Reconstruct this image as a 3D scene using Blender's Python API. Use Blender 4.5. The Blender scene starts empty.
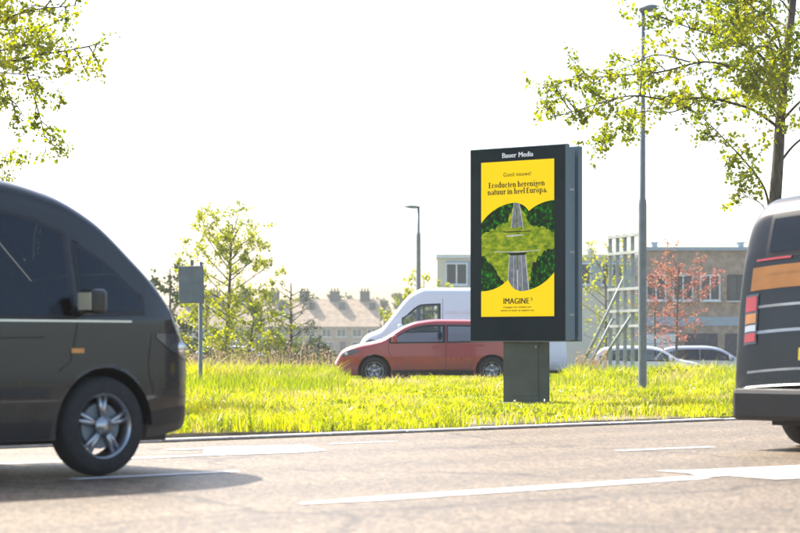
import bpy, math, random
import numpy as np
from mathutils import Vector

random.seed(11)
rng = np.random.default_rng(11)
S = bpy.context.scene
COL = S.collection
PI = math.pi
R = math.radians

# ------------------------------------------------------------------ camera, sky, sun, exposure
FPX = 2150.0            # focal length in photo pixels (photo 800 x 533)
EYE = 0.85              # eye height
HORY = 346.0            # horizon row in the photo
cam_d = bpy.data.cameras.new('camera')
cam = bpy.data.objects.new('camera', cam_d)
COL.objects.link(cam)
cam.location = (0, 0, EYE)
cam.rotation_euler = (R(90), 0, 0)
cam_d.sensor_width = 36
cam_d.lens = FPX / 800 * 36
cam_d.shift_y = (HORY - 266.5) / 800
cam_d.clip_start = 0.1
cam_d.clip_end = 8000
cam_d.dof.use_dof = True
cam_d.dof.focus_distance = 29.4
cam_d.dof.aperture_fstop = 3.2
S.camera = cam

SUN_AZ = R(-42)         # from +Y, negative = to the left
SUN_EL = R(47)
sdir = Vector((math.sin(SUN_AZ) * math.cos(SUN_EL), math.cos(SUN_AZ) * math.cos(SUN_EL), math.sin(SUN_EL)))
sun_d = bpy.data.lights.new('sun', 'SUN')
sun_d.energy = 4.6
sun_d.angle = R(0.6)
sun_d.color = (1.0, 0.93, 0.82)
sun = bpy.data.objects.new('sun', sun_d)
COL.objects.link(sun)
sun.location = (-30, 60, 60)
sun.rotation_euler = (-sdir).to_track_quat('-Z', 'Y').to_euler()

W = bpy.data.worlds.new('World')
S.world = W
W.use_nodes = True
wn = W.node_tree.nodes
sky = wn.new('ShaderNodeTexSky')
sky.sky_type = 'NISHITA'
sky.sun_disc = False
sky.sun_elevation = SUN_EL
sky.sun_rotation = SUN_AZ
sky.air_density = 1.0
sky.dust_density = 3.0
sky.ozone_density = 1.0
bg = wn['Background']
bg.inputs['Strength'].default_value = 0.13
W.node_tree.links.new(sky.outputs[0], bg.inputs['Color'])

EXPO = 1.5
vs = S.view_settings
vs.view_transform = 'Standard'
vs.look = 'None'
vs.exposure = EXPO
vs.gamma = 1.0
vs.use_curve_mapping = False
S.render.engine = 'CYCLES'
S.cycles.max_bounces = 8
S.cycles.transmission_bounces = 6
S.cycles.transparent_max_bounces = 8
S.cycles.volume_bounces = 1

def at(x, y, Y):
    """world point seen at photo pixel (x, y) at depth Y"""
    return Vector(((x - 400) / FPX * Y, Y, EYE - (y - HORY) / FPX * Y))

def gnd(x, y, z=0.0):
    Y = (EYE - z) * FPX / (y - HORY)
    return Vector(((x - 400) / FPX * Y, Y, z))

# road frame: q runs along the main road (to the right and away), p across it (to the far side)
RA = math.atan2(2250, FPX)
UQ = Vector((math.sin(RA), math.cos(RA), 0))
UP = Vector((-math.cos(RA), math.sin(RA), 0))
def road(q, p, z=0.0):
    v = UQ * q + UP * p
    return Vector((v.x, v.y, z))
def to_road(v):
    return v.x * UQ.x + v.y * UQ.y, v.x * UP.x + v.y * UP.y

def smooth(a, b, x):
    t = min(1, max(0, (x - a) / (b - a)))
    return t * t * (3 - 2 * t)
def gz(x, y):
    return -0.6 * smooth(54.5, 68, y)

# ------------------------------------------------------------------ helpers
def tag(o, label=None, cat=None, group=None, kind=None):
    if label: o['label'] = label
    if cat: o['category'] = cat
    if group: o['group'] = group
    if kind: o['kind'] = kind
    return o

def empty(name, loc=(0, 0, 0), rz=0.0):
    o = bpy.data.objects.new(name, None)
    o.empty_display_size = 0.2
    COL.objects.link(o)
    o.location = loc
    o.rotation_euler = (0, 0, rz)
    return o

def copy_tree(o, parent=None):
    c = o.copy()
    COL.objects.link(c)
    c.parent = parent
    for ch in list(o.children):
        copy_tree(ch, c)
    return c

class MB:
    def __init__(self):
        self.v = []; self.f = []
    def add(self, vs, fs):
        o = len(self.v)
        self.v += [tuple(p) for p in vs]
        self.f += [tuple(i + o for i in f) for f in fs]
        return self
    def box(self, x0, x1, y0, y1, z0, z1):
        v = [(x0, y0, z0), (x1, y0, z0), (x1, y1, z0), (x0, y1, z0), (x0, y0, z1), (x1, y0, z1), (x1, y1, z1), (x0, y1, z1)]
        f = [(3, 2, 1, 0), (4, 5, 6, 7), (0, 1, 5, 4), (1, 2, 6, 5), (2, 3, 7, 6), (3, 0, 4, 7)]
        return self.add(v, f)
    def tube(self, pts, rad, n=8, cap=True):
        pts = [Vector(p) for p in pts]
        k = len(pts)
        if not isinstance(rad, (list, tuple)):
            rad = [rad] * k
        rings = []
        ref = Vector((0.13, 0.37, 0.92)).normalized()
        for i, p in enumerate(pts):
            d = (pts[min(i + 1, k - 1)] - pts[max(i - 1, 0)])
            if d.length < 1e-9: d = Vector((0, 0, 1))
            d.normalize()
            a = d.cross(ref)
            if a.length < 0.05: a = d.cross(Vector((1, 0, 0)))
            a.normalize(); b = d.cross(a)
            rings.append([p + (a * math.cos(2 * PI * j / n) + b * math.sin(2 * PI * j / n)) * rad[i] for j in range(n)])
        vs = [q for r in rings for q in r]
        fs = []
        for i in range(k - 1):
            for j in range(n):
                fs.append((i * n + j, i * n + (j + 1) % n, (i + 1) * n + (j + 1) % n, (i + 1) * n + j))
        if cap:
            fs.append(tuple(reversed(range(n))))
            fs.append(tuple((k - 1) * n + j for j in range(n)))
        return self.add(vs, fs)
    def lathe(self, prof, n=24, axis='Z', c=(0, 0, 0)):
        vs = []
        for (r, h) in prof:
            for j in range(n):
                a = 2 * PI * j / n
                if axis == 'Z': q = (r * math.cos(a), r * math.sin(a), h)
                else: q = (r * math.cos(a), h, r * math.sin(a))
                vs.append((q[0] + c[0], q[1] + c[1], q[2] + c[2]))
        fs = []
        for i in range(len(prof) - 1):
            for j in range(n):
                fs.append((i * n + j, i * n + (j + 1) % n, (i + 1) * n + (j + 1) % n, (i + 1) * n + j))
        return self.add(vs, fs)
    def build(self, name, m, parent=None, smooth_=False, bevel=0.0, loc=None):
        me = bpy.data.meshes.new(name)
        me.from_pydata(self.v, [], self.f)
        if smooth_:
            me.polygons.foreach_set('use_smooth', [True] * len(me.polygons))
        me.update()
        me.materials.append(m)
        o = bpy.data.objects.new(name, me)
        COL.objects.link(o)
        if parent: o.parent = parent
        if loc is not None: o.location = loc
        if bevel:
            b = o.modifiers.new('bevel', 'BEVEL')
            b.width = bevel; b.segments = 2; b.limit_method = 'ANGLE'
        return o

def np_mesh(name, verts, quads, tris, m, parent=None):
    me = bpy.data.meshes.new(name)
    nv, nq, nt = len(verts), len(quads), len(tris)
    me.vertices.add(nv)
    me.vertices.foreach_set('co', np.ascontiguousarray(verts, dtype=np.float32).ravel())
    me.loops.add(nq * 4 + nt * 3)
    li = np.concatenate([np.asarray(quads, dtype=np.int32).ravel(), np.asarray(tris, dtype=np.int32).ravel()])
    me.loops.foreach_set('vertex_index', li)
    me.polygons.add(nq + nt)
    st = np.concatenate([np.arange(nq) * 4, nq * 4 + np.arange(nt) * 3]).astype(np.int32)
    me.polygons.foreach_set('loop_start', st)
    me.update(calc_edges=True)
    me.validate()
    me.materials.append(m)
    o = bpy.data.objects.new(name, me)
    COL.objects.link(o)
    if parent: o.parent = parent
    return o

# ------------------------------------------------------------------ materials
def srgb(r, g, b):
    f = lambda c: (c / 255 / 12.92) if c / 255 <= 0.04045 else ((c / 255 + 0.055) / 1.055) ** 2.4
    return (f(r), f(g), f(b), 1)

def nodes(name):
    m = bpy.data.materials.new(name)
    m.use_nodes = True
    nt = m.node_tree
    return m, nt, nt.nodes, nt.links, nt.nodes['Principled BSDF']

def ramp(nt, fac, stops):
    r = nt.nodes.new('ShaderNodeValToRGB')
    els = r.color_ramp.elements
    while len(els) < len(stops): els.new(0.5)
    for e, (p, c) in zip(els, stops):
        e.position = p; e.color = c if len(c) == 4 else (*c, 1)
    nt.links.new(fac, r.inputs[0])
    return r.outputs[0]

def noise(nt, scale, detail=4, coord='Object', rough=0.55, stretch=None):
    tc = nt.nodes.new('ShaderNodeTexCoord')
    n = nt.nodes.new('ShaderNodeTexNoise')
    n.inputs['Scale'].default_value = scale
    n.inputs['Detail'].default_value = detail
    n.inputs['Roughness'].default_value = rough
    out = tc.outputs[coord]
    if coord == 'Position':
        pass
    if stretch:
        mp = nt.nodes.new('ShaderNodeMapping')
        mp.inputs['Scale'].default_value = stretch
        nt.links.new(out, mp.inputs[0]); out = mp.outputs[0]
    nt.links.new(out, n.inputs['Vector'])
    return n.outputs['Fac']

def bump(nt, h, strength, dist, bsdf):
    b = nt.nodes.new('ShaderNodeBump')
    b.inputs['Strength'].default_value = strength
    b.inputs['Distance'].default_value = dist
    nt.links.new(h, b.inputs['Height'])
    nt.links.new(b.outputs[0], bsdf.inputs['Normal'])

def mat(name, c, rough=0.5, metal=0.0, var=0.15, scale=6.0, coat=0.0, spec=0.5, bmp=0.0, stretch=None):
    m, nt, N, L, b = nodes(name)
    n = noise(nt, scale, 5, stretch=stretch)
    lo = tuple(x * (1 - var) for x in c[:3]); hi = tuple(min(1, x * (1 + var)) for x in c[:3])
    L.new(ramp(nt, n, [(0.3, lo), (0.7, hi)]), b.inputs['Base Color'])
    b.inputs['Roughness'].default_value = rough
    b.inputs['Metallic'].default_value = metal
    b.inputs['Coat Weight'].default_value = coat
    b.inputs['Coat Roughness'].default_value = 0.06
    b.inputs['Specular IOR Level'].default_value = spec
    if bmp: bump(nt, n, 0.5, bmp, b)
    return m

def leaf_mat(name, stops, trans=0.55, scale=1.2, fine=25.0):
    m, nt, N, L, b = nodes(name)
    N.remove(b)
    out = N['Material Output']
    n1 = noise(nt, scale, 3); n2 = noise(nt, fine, 2)
    mx = N.new('ShaderNodeMath'); mx.operation = 'MULTIPLY_ADD'
    L.new(n2, mx.inputs[0]); mx.inputs[1].default_value = 0.5
    h = N.new('ShaderNodeMath'); h.operation = 'MULTIPLY'; h.inputs[1].default_value = 0.5
    L.new(n1, h.inputs[0]); L.new(h.outputs[0], mx.inputs[2])
    c = ramp(nt, mx.outputs[0], stops)
    d = N.new('ShaderNodeBsdfDiffuse'); t = N.new('ShaderNodeBsdfTranslucent')
    g = N.new('ShaderNodeBsdfGlossy'); g.inputs['Roughness'].default_value = 0.4
    hs = N.new('ShaderNodeHueSaturation'); hs.inputs['Hue'].default_value = 0.497; hs.inputs['Saturation'].default_value = 1.15; hs.inputs['Value'].default_value = 1.7
    L.new(c, hs.inputs['Color']); L.new(c, d.inputs[0]); L.new(hs.outputs[0], t.inputs[0])
    m1 = N.new('ShaderNodeMixShader'); m1.inputs[0].default_value = trans
    L.new(d.outputs[0], m1.inputs[1]); L.new(t.outputs[0], m1.inputs[2])
    m2 = N.new('ShaderNodeMixShader'); m2.inputs[0].default_value = 0.04
    L.new(m1.outputs[0], m2.inputs[1]); L.new(g.outputs[0], m2.inputs[2])
    L.new(m2.outputs[0], out.inputs[0])
    return m

def emit_mat(name, c, k=1.0):
    m, nt, N, L, b = nodes(name)
    b.inputs['Base Color'].default_value = (0.01, 0.01, 0.01, 1)
    b.inputs['Emission Color'].default_value = c
    b.inputs['Emission Strength'].default_value = k / 2 ** EXPO
    b.inputs['Roughness'].default_value = 0.3
    b.inputs['Specular IOR Level'].default_value = 0.0
    return m

def asphalt(name, dark, light, wet=0.55, tracks=False):
    m, nt, N, L, b = nodes(name)
    tc = N.new('ShaderNodeTexCoord')
    vo = N.new('ShaderNodeTexVoronoi'); vo.inputs['Scale'].default_value = 52
    L.new(tc.outputs['Object'], vo.inputs['Vector'])
    sep = N.new('ShaderNodeSeparateColor'); L.new(vo.outputs['Color'], sep.inputs[0])
    grain = ramp(nt, sep.outputs[0], [(0.0, dark), (0.45, tuple(0.5 * (a + c) for a, c in zip(dark, light))), (0.75, light), (1.0, tuple(min(1, x * 1.9) for x in light))])
    big = noise(nt, 0.55, 5)
    pat = ramp(nt, big, [(0.3, (0.88, 0.87, 0.86)), (0.7, (1.08, 1.07, 1.06))])
    mid = noise(nt, 7.0, 6)
    pat2 = ramp(nt, mid, [(0.3, (0.87, 0.87, 0.87)), (0.7, (1.1, 1.1, 1.1))])
    def mul(a, c):
        x = N.new('ShaderNodeMix'); x.data_type = 'RGBA'; x.blend_type = 'MULTIPLY'; x.inputs[0].default_value = 1
        L.new(a, x.inputs[6]); L.new(c, x.inputs[7]); return x.outputs[2]
    base = mul(mul(grain, pat), pat2)
    if tracks:
        dt = N.new('ShaderNodeVectorMath'); dt.operation = 'DOT_PRODUCT'; dt.inputs[1].default_value = (UP.x, UP.y, 0)
        L.new(tc.outputs['Object'], dt.inputs[0])
        wv = N.new('ShaderNodeMath'); wv.operation = 'MULTIPLY_ADD'; wv.inputs[1].default_value = 2 * PI / 1.55; wv.inputs[2].default_value = 0.4; L.new(dt.outputs['Value'], wv.inputs[0])
        sn = N.new('ShaderNodeMath'); sn.operation = 'SINE'; L.new(wv.outputs[0], sn.inputs[0])
        ad = N.new('ShaderNodeMath'); ad.operation = 'MULTIPLY_ADD'; ad.inputs[1].default_value = 0.30; L.new(sn.outputs[0], ad.inputs[0]); L.new(big, ad.inputs[2])
        base = mul(base, ramp(nt, ad.outputs[0], [(0.2, (1.08, 1.07, 1.06)), (0.85, (0.80, 0.79, 0.78))]))
        wp = N.new('ShaderNodeTexNoise'); wp.inputs['Scale'].default_value = 1.7; wp.inputs['Detail'].default_value = 5; L.new(tc.outputs['Object'], wp.inputs['Vector'])
        mxv = N.new('ShaderNodeMix'); mxv.data_type = 'RGBA'; mxv.inputs[0].default_value = 0.35; L.new(tc.outputs['Object'], mxv.inputs[6]); L.new(wp.outputs['Color'], mxv.inputs[7])
        ck = N.new('ShaderNodeTexVoronoi'); ck.feature = 'DISTANCE_TO_EDGE'; ck.inputs['Scale'].default_value = 0.42; L.new(mxv.outputs[2], ck.inputs['Vector'])
        base = mul(base, ramp(nt, ck.outputs['Distance'], [(0.0, (0.42, 0.40, 0.38)), (0.006, (0.55, 0.53, 0.5)), (0.011, (1, 1, 1))]))
        sp = noise(nt, 2.3, 2)
        base = mul(base, ramp(nt, sp, [(0.74, (1, 1, 1)), (0.82, (0.72, 0.70, 0.68))]))
    L.new(base, b.inputs['Base Color'])
    b.inputs['Roughness'].default_value = wet
    bump(nt, vo.outputs['Distance'], 0.7, 0.006, b)
    return m

M = {}
M['asphalt'] = asphalt('asphalt', (0.040, 0.029, 0.018), (0.172, 0.130, 0.084), tracks=True)
M['asphalt_far'] = asphalt('asphalt_far', (0.07, 0.066, 0.063), (0.16, 0.15, 0.14))
M['ground'] = mat('ground_grass', (0.10, 0.12, 0.035), 0.95, var=0.5, scale=0.8)
M['soil'] = mat('soil', (0.20, 0.16, 0.10), 0.95, var=0.4, scale=5, bmp=0.03)
def paint_line():
    m, nt, N, L, b = nodes('road_paint')
    n = noise(nt, 38, 6); n2 = noise(nt, 2.2, 4)
    a = N.new('ShaderNodeMath'); a.operation = 'MULTIPLY'; L.new(n, a.inputs[0]); L.new(n2, a.inputs[1])
    L.new(ramp(nt, a.outputs[0], [(0.12, (0.34, 0.31, 0.28)), (0.2, (0.7, 0.69, 0.67)), (0.5, (0.82, 0.82, 0.81))]), b.inputs['Base Color'])
    b.inputs['Roughness'].default_value = 0.6
    return m
M['paint_line'] = paint_line()
M['kerb'] = mat('kerb_concrete', (0.46, 0.43, 0.39), 0.85, var=0.3, scale=9, bmp=0.004)
M['bitumen'] = mat('sandy_joint', (0.22, 0.18, 0.13), 0.7, var=0.3)
M['navy'] = mat('navy_coat', (0.030, 0.052, 0.066), 0.38, var=0.06, scale=2, spec=0.45)
M['navy_side'] = mat('blue_grey_metal', (0.095, 0.15, 0.185), 0.42, var=0.1, scale=3, spec=0.5, stretch=(1, 1, 0.15))
M['glass_front'] = mat('dark_front_glass', (0.003, 0.014, 0.022), 0.10, var=0.1, spec=0.14)
M['post'] = mat('green_grey_post', (0.045, 0.062, 0.055), 0.5, var=0.22, scale=3.5, spec=0.4)
M['black'] = mat('black_plastic', (0.012, 0.012, 0.013), 0.55, var=0.2)
M['rubber'] = mat('tyre_rubber', (0.02, 0.02, 0.02), 0.8, var=0.3, scale=20)
M['alloy'] = mat('alloy', (0.42, 0.43, 0.44), 0.3, metal=0.9, var=0.1)
M['chrome'] = mat('chrome', (0.6, 0.6, 0.6), 0.15, metal=1.0, var=0.05)
M['glass'] = mat('car_glass', (0.012, 0.016, 0.018), 0.04, var=0.1, spec=0.7)
def tinted():
    m, nt, N, L, b = nodes('tinted_car_glass')
    N.remove(b)
    t = N.new('ShaderNodeBsdfTransparent'); t.inputs[0].default_value = (0.5, 0.54, 0.55, 1)
    g = N.new('ShaderNodeBsdfGlossy'); g.inputs['Roughness'].default_value = 0.03; g.inputs[0].default_value = (0.9, 0.95, 1, 1)
    f = N.new('ShaderNodeFresnel'); f.inputs[0].default_value = 1.5
    n = noise(nt, 1.5, 2); bp = N.new('ShaderNodeBump'); bp.inputs['Strength'].default_value = 0.08; L.new(n, bp.inputs['Height']); L.new(bp.outputs[0], g.inputs['Normal'])
    x = N.new('ShaderNodeMixShader'); L.new(f.outputs[0], x.inputs[0]); L.new(t.outputs[0], x.inputs[1]); L.new(g.outputs[0], x.inputs[2])
    L.new(x.outputs[0], N['Material Output'].inputs[0])
    return m
M['glass'] = tinted()
M['cloth'] = mat('seat_cloth', (0.03, 0.03, 0.033), 0.9, var=0.3, scale=20)
M['lamp_housing'] = mat('lamp_housing', (0.05, 0.055, 0.06), 0.15, var=0.3, coat=1)
M['steel'] = mat('galvanised_steel', (0.30, 0.33, 0.35), 0.5, metal=0.35, var=0.18, scale=8)
M['steel_dark'] = mat('weathered_lamp_steel', (0.17, 0.20, 0.22), 0.5, metal=0.2, var=0.15, scale=6)
M['white_metal'] = mat('pale_steel', (0.55, 0.56, 0.55), 0.5, metal=0.1, var=0.15)
M['frame_steel'] = mat('frame_steel', (0.30, 0.32, 0.31), 0.55, metal=0.1, var=0.25, scale=5)
M['signback'] = mat('grey_sign_back', (0.15, 0.18, 0.21), 0.55, metal=0.2, var=0.15)
M['red_lens'] = mat('red_lens', (0.55, 0.02, 0.02), 0.12, var=0.1, coat=1)
M['amber_lens'] = mat('amber_lens', (0.6, 0.22, 0.02), 0.12, var=0.1, coat=1)
M['lamp_lens'] = mat('clear_lens', (0.6, 0.62, 0.64), 0.1, var=0.1, coat=1)
M['orange'] = mat('orange_band', (0.42, 0.17, 0.035), 0.4, var=0.12)
M['stripe'] = mat('grey_stripe', (0.33, 0.35, 0.35), 0.45, var=0.25, scale=4)
M['white'] = mat('white_trim', (0.7, 0.7, 0.7), 0.4, var=0.08)
def car_paint(name, c, metal=0.3, coat=1.0):
    m, nt, N, L, b = nodes(name)
    tc = N.new('ShaderNodeTexCoord'); sx = N.new('ShaderNodeSeparateXYZ'); L.new(tc.outputs['Object'], sx.inputs[0])
    n = noise(nt, 2.6, 6, rough=0.65)
    # road dirt splashed on the sills and round the wheels
    a = N.new('ShaderNodeMath'); a.operation = 'MULTIPLY_ADD'; a.inputs[1].default_value = -1.25; a.inputs[2].default_value = 0.72; L.new(sx.outputs[2], a.inputs[0])
    d = N.new('ShaderNodeMath'); d.operation = 'ADD'; L.new(a.outputs[0], d.inputs[0]); L.new(n, d.inputs[1])
    fac = ramp(nt, d.outputs[0], [(0.52, (0, 0, 0)), (0.95, (0.55, 0.55, 0.55))])
    mx = N.new('ShaderNodeMix'); mx.data_type = 'RGBA'
    L.new(fac, mx.inputs[0]); mx.inputs[6].default_value = (*c[:3], 1); mx.inputs[7].default_value = (0.11, 0.095, 0.075, 1)
    L.new(mx.outputs[2], b.inputs['Base Color'])
    b.inputs['Metallic'].default_value = metal * 0.6
    rr = ramp(nt, d.outputs[0], [(0.5, (0.26, 0.26, 0.26)), (0.95, (0.7, 0.7, 0.7))]); L.new(rr, b.inputs['Roughness'])
    cw = ramp(nt, d.outputs[0], [(0.5, (coat, coat, coat)), (0.95, (0.12, 0.12, 0.12))]); L.new(cw, b.inputs['Coat Weight'])
    b.inputs['Coat Roughness'].default_value = 0.05
    if coat < 1: b.inputs['Specular IOR Level'].default_value = 0.25
    return m
M['bark'] = mat('bark', (0.10, 0.085, 0.065), 0.9, var=0.5, scale=14, bmp=0.02, stretch=(1, 1, 0.3))
M['twig'] = mat('twig', (0.07, 0.055, 0.04), 0.9, var=0.3)
M['leaf_spring'] = leaf_mat('spring_leaves', [(0.30, (0.05, 0.085, 0.010)), (0.48, (0.15, 0.185, 0.012)), (0.66, (0.36, 0.33, 0.012))], 0.6)
M['leaf_spring2'] = leaf_mat('spring_leaves_fresh', [(0.30, (0.06, 0.10, 0.012)), (0.48, (0.18, 0.215, 0.012)), (0.66, (0.40, 0.37, 0.012))], 0.6)
M['leaf_red'] = leaf_mat('red_leaves', [(0.25, (0.18, 0.08, 0.07)), (0.5, (0.28, 0.12, 0.10)), (0.6, (0.26, 0.17, 0.08)), (0.75, (0.20, 0.20, 0.06))], 0.5)
M['leaf_dark'] = leaf_mat('dark_leaves', [(0.25, (0.02, 0.035, 0.015)), (0.75, (0.06, 0.075, 0.025))], 0.35)
M['grass'] = leaf_mat('grass_blades', [(0.32, (0.06, 0.095, 0.008)), (0.44, (0.19, 0.23, 0.008)), (0.55, (0.33, 0.34, 0.008)), (0.7, (0.45, 0.41, 0.05))], 0.6, scale=1.3, fine=6)
M['straw'] = leaf_mat('straw_blades', [(0.3, (0.26, 0.20, 0.09)), (0.7, (0.46, 0.38, 0.20))], 0.45, scale=1.5, fine=14)
M['weed'] = leaf_mat('weed_leaves', [(0.3, (0.06, 0.095, 0.008)), (0.5, (0.18, 0.23, 0.010)), (0.7, (0.30, 0.33, 0.02))], 0.55, scale=1.5, fine=14)
M['grass_tall'] = leaf_mat('tall_grass_blades', [(0.30, (0.06, 0.10, 0.012)), (0.48, (0.16, 0.21, 0.015)), (0.7, (0.31, 0.32, 0.04))], 0.55, scale=0.9, fine=9)
M['reed'] = leaf_mat('dry_reed', [(0.25, (0.15, 0.11, 0.06)), (0.75, (0.32, 0.25, 0.16))], 0.4)
M['petal_y'] = leaf_mat('yellow_petals', [(0.2, (0.6, 0.42, 0.01)), (0.8, (0.75, 0.58, 0.02))], 0.4)
M['petal_w'] = leaf_mat('white_petals', [(0.2, (0.6, 0.58, 0.5)), (0.8, (0.75, 0.74, 0.7))], 0.4)
M['petal_y'] .name = 'yellow_petals'
M['tile'] = mat('tan_roof_tiles', (0.36, 0.27, 0.19), 0.85, var=0.25, scale=1.2)
M['brick'] = mat('brown_brick', (0.36, 0.265, 0.20), 0.9, var=0.3, scale=3)
M['cream'] = mat('cream_render', (0.68, 0.61, 0.49), 0.9, var=0.1, scale=0.6)
M['band'] = mat('pale_blue_panel', (0.32, 0.38, 0.43), 0.6, var=0.1)
M['window'] = mat('window_glass', (0.05, 0.065, 0.075), 0.08, var=0.2, spec=0.6)
M['slate'] = mat('dark_slate', (0.06, 0.065, 0.075), 0.8, var=0.3)

# ------------------------------------------------------------------ ground
def grid_sheet(xs, ys, zf):
    nx, ny = len(xs), len(ys)
    v = [(x, y, zf(x, y)) for y in ys for x in xs]
    f = [(j * nx + i, j * nx + i + 1, (j + 1) * nx + i + 1, (j + 1) * nx + i) for j in range(ny - 1) for i in range(nx - 1)]
    return v, f
mb = MB()
ys = [-300, -60, 0, 20, 40, 54] + [54.5 + 13.5 * i / 12 for i in range(13)] + [80, 120, 300, 900, 3500]
xs = [-3000, -600, -120, -40, 0, 40, 120, 600, 3000]
mb.add(*grid_sheet(xs, ys, gz))
tag(mb.build('ground', M['ground']), kind='structure')

# main road: sheet between two edges in the road frame
KERB_P = 15.06
mb = MB()
v = [road(q, p, 0.004) for q in (-80, -20, 0, 10, 20, 30, 60, 140) for p in (-8, 2, 8, 12, KERB_P)]
nx = 5
f = [(i * nx + j, (i + 1) * nx + j, (i + 1) * nx + j + 1, i * nx + j + 1) for i in range(7) for j in range(4)]
mb.add(v, f)
main_road = tag(mb.build('main_road', M['asphalt']), kind='structure')

def marking(pts, z=0.009):
    vs = [Vector((p.x, p.y, z)) for p in pts]
    m = MB().add(vs, [tuple(range(len(vs)))])
    return m.build('road_marking', M['paint_line'], main_road)
def line(q0, q1, p0, p1, wd, z=0.009):
    return marking([road(q0, p0 - wd / 2), road(q1, p1 - wd / 2), road(q1, p1 + wd / 2), road(q0, p0 + wd / 2)], z)
def gp(x, y):
    return to_road(gnd(x, y))
# solid line nearest the camera, tapering in from the left
q0, p0 = gp(300, 505); q1, p1 = gp(700, 478.5)
marking([road(q0, p0 - 0.03), road(q0 + 0.5, p0 - 0.11), road(q1, p1 - 0.10), road(q1, p1 + 0.12), road(q0 + 0.5, p0 + 0.09), road(q0, p0 + 0.02)])
marking([gnd(700, 478.6), gnd(728, 476.8), gnd(776, 480.4), gnd(840, 478), gnd(900, 462), gnd(690, 471.8), gnd(653, 471.6), gnd(690, 474.2)], 0.010)
# dashes between the two lanes
for (a, b) in ((gp(72, 480.3), gp(236, 472.3)), (gp(618, 451.6), gp(712, 447.6))):
    line(a[0], b[0], a[1], b[1], 0.11)
for k in range(1, 6):
    qq = gp(618, 451.6)[0] + k * 6.2
    line(qq, qq + 2.6, 11.33, 11.33, 0.11)
# edge line and the filled block beside it
a, b = gp(-60, 467.5), gp(202, 456.2)
line(a[0], b[0], a[1], b[1], 0.13)
marking([gnd(203, 456.6), gnd(297, 453.6), gnd(326, 451.4), gnd(306, 445.9), gnd(205, 448.2)], 0.0095)
line(*[gp(168, 450.6)[0], gp(206, 449.4)[0]], gp(168, 450.6)[1], gp(206, 449.4)[1], 0.12)
line(gp(330, 444.6)[0], gp(395, 442.2)[0], gp(330, 444.6)[1], gp(395, 442.2)[1], 0.08)

# kerb of concrete stones
kerb = MB()
kerb.add([road(q, p, z) for q in (-30, 60) for (p, z) in ((KERB_P + 0.02, 0.0), (KERB_P + 0.02, 0.014), (KERB_P + 0.26, 0.014), (KERB_P + 0.26, 0.0))],
         [(0, 1, 5, 4), (1, 2, 6, 5), (2, 3, 7, 6)])
kerb_o = tag(kerb.build('kerb', M['bitumen']), kind='structure')
ks = MB().box(-0.493, 0.493, 0.0, 0.2, 0.0, 0.026)
ksm = None
for i in range(-14, 44):
    if ksm is None:
        o = ks.build('kerb_stone', M['kerb'], kerb_o, bevel=0.012); ksm = o
    else:
        o = ksm.copy(); COL.objects.link(o)
    o.location = road(i, KERB_P + 0.005 + random.uniform(-0.006, 0.006), 0.004 + random.uniform(-0.006, 0.004))
    o.rotation_euler = (random.uniform(-0.01, 0.01), 0, math.atan2(UQ.y, UQ.x) + random.uniform(-0.004, 0.004))

# verge between the kerb and the side road
VBACK = 45.6
def vz(x, y):
    return 0.055 + 0.03 * math.sin(x * 0.9 + y * 0.5) * math.sin(y * 0.7 - x * 0.3)
def kerb_y(x):
    return (KERB_P + 0.21 - UP.x * x) / UP.y
mb = MB()
vx = [-26 + i * 0.8 for i in range(62)]
vv = []; ff = []
ny = 36
for x in vx:
    ya = kerb_y(x); yb = VBACK
    if ya > yb - 0.1: ya = yb - 0.1
    vv.append((x, ya - 0.004, 0.0))
    for j in range(ny + 1):
        t = j / ny
        y = ya + (yb - ya) * t
        z = vz(x, y) * min(1, 0.75 + t * 6)
        vv.append((x, y, z))
    vv.append((x, yb + 0.25, -0.03))
n1 = ny + 3
for i in range(len(vx) - 1):
    for j in range(n1 - 1):
        ff.append((i * n1 + j, (i + 1) * n1 + j, (i + 1) * n1 + j + 1, i * n1 + j + 1))
mb.add(vv, ff)
tag(mb.build('grass_verge', M['soil'], smooth_=True), kind='structure')

# side road behind the verge
mb = MB().add([(-120, 46.0, 0.004), (160, 46.0, 0.004), (160, 53.6, 0.004), (-120, 53.6, 0.004)], [(0, 1, 2, 3)])
side_road = tag(mb.build('side_road', M['asphalt_far']), kind='structure')
for i in range(-4, 9):
    MB().add([(i * 6, 49.75, 0.009), (i * 6 + 3, 49.75, 0.009), (i * 6 + 3, 49.87, 0.009), (i * 6, 49.87, 0.009)], [(0, 1, 2, 3)]).build('road_marking', M['paint_line'], side_road)
mb = MB().add([(-8, 69.5, -0.594), (45, 69.5, -0.594), (45, 100, -0.594), (-8, 100, -0.594)], [(0, 1, 2, 3)])
tag(mb.build('parking_area', M['asphalt_far']), kind='structure')

# ------------------------------------------------------------------ long building and houses
def wall_box(name, x0, x1, y0, y1, z0, z1, m, parent):
    return MB().box(x0, x1, y0, y1, z0, z1).build(name, m, parent)

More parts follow.
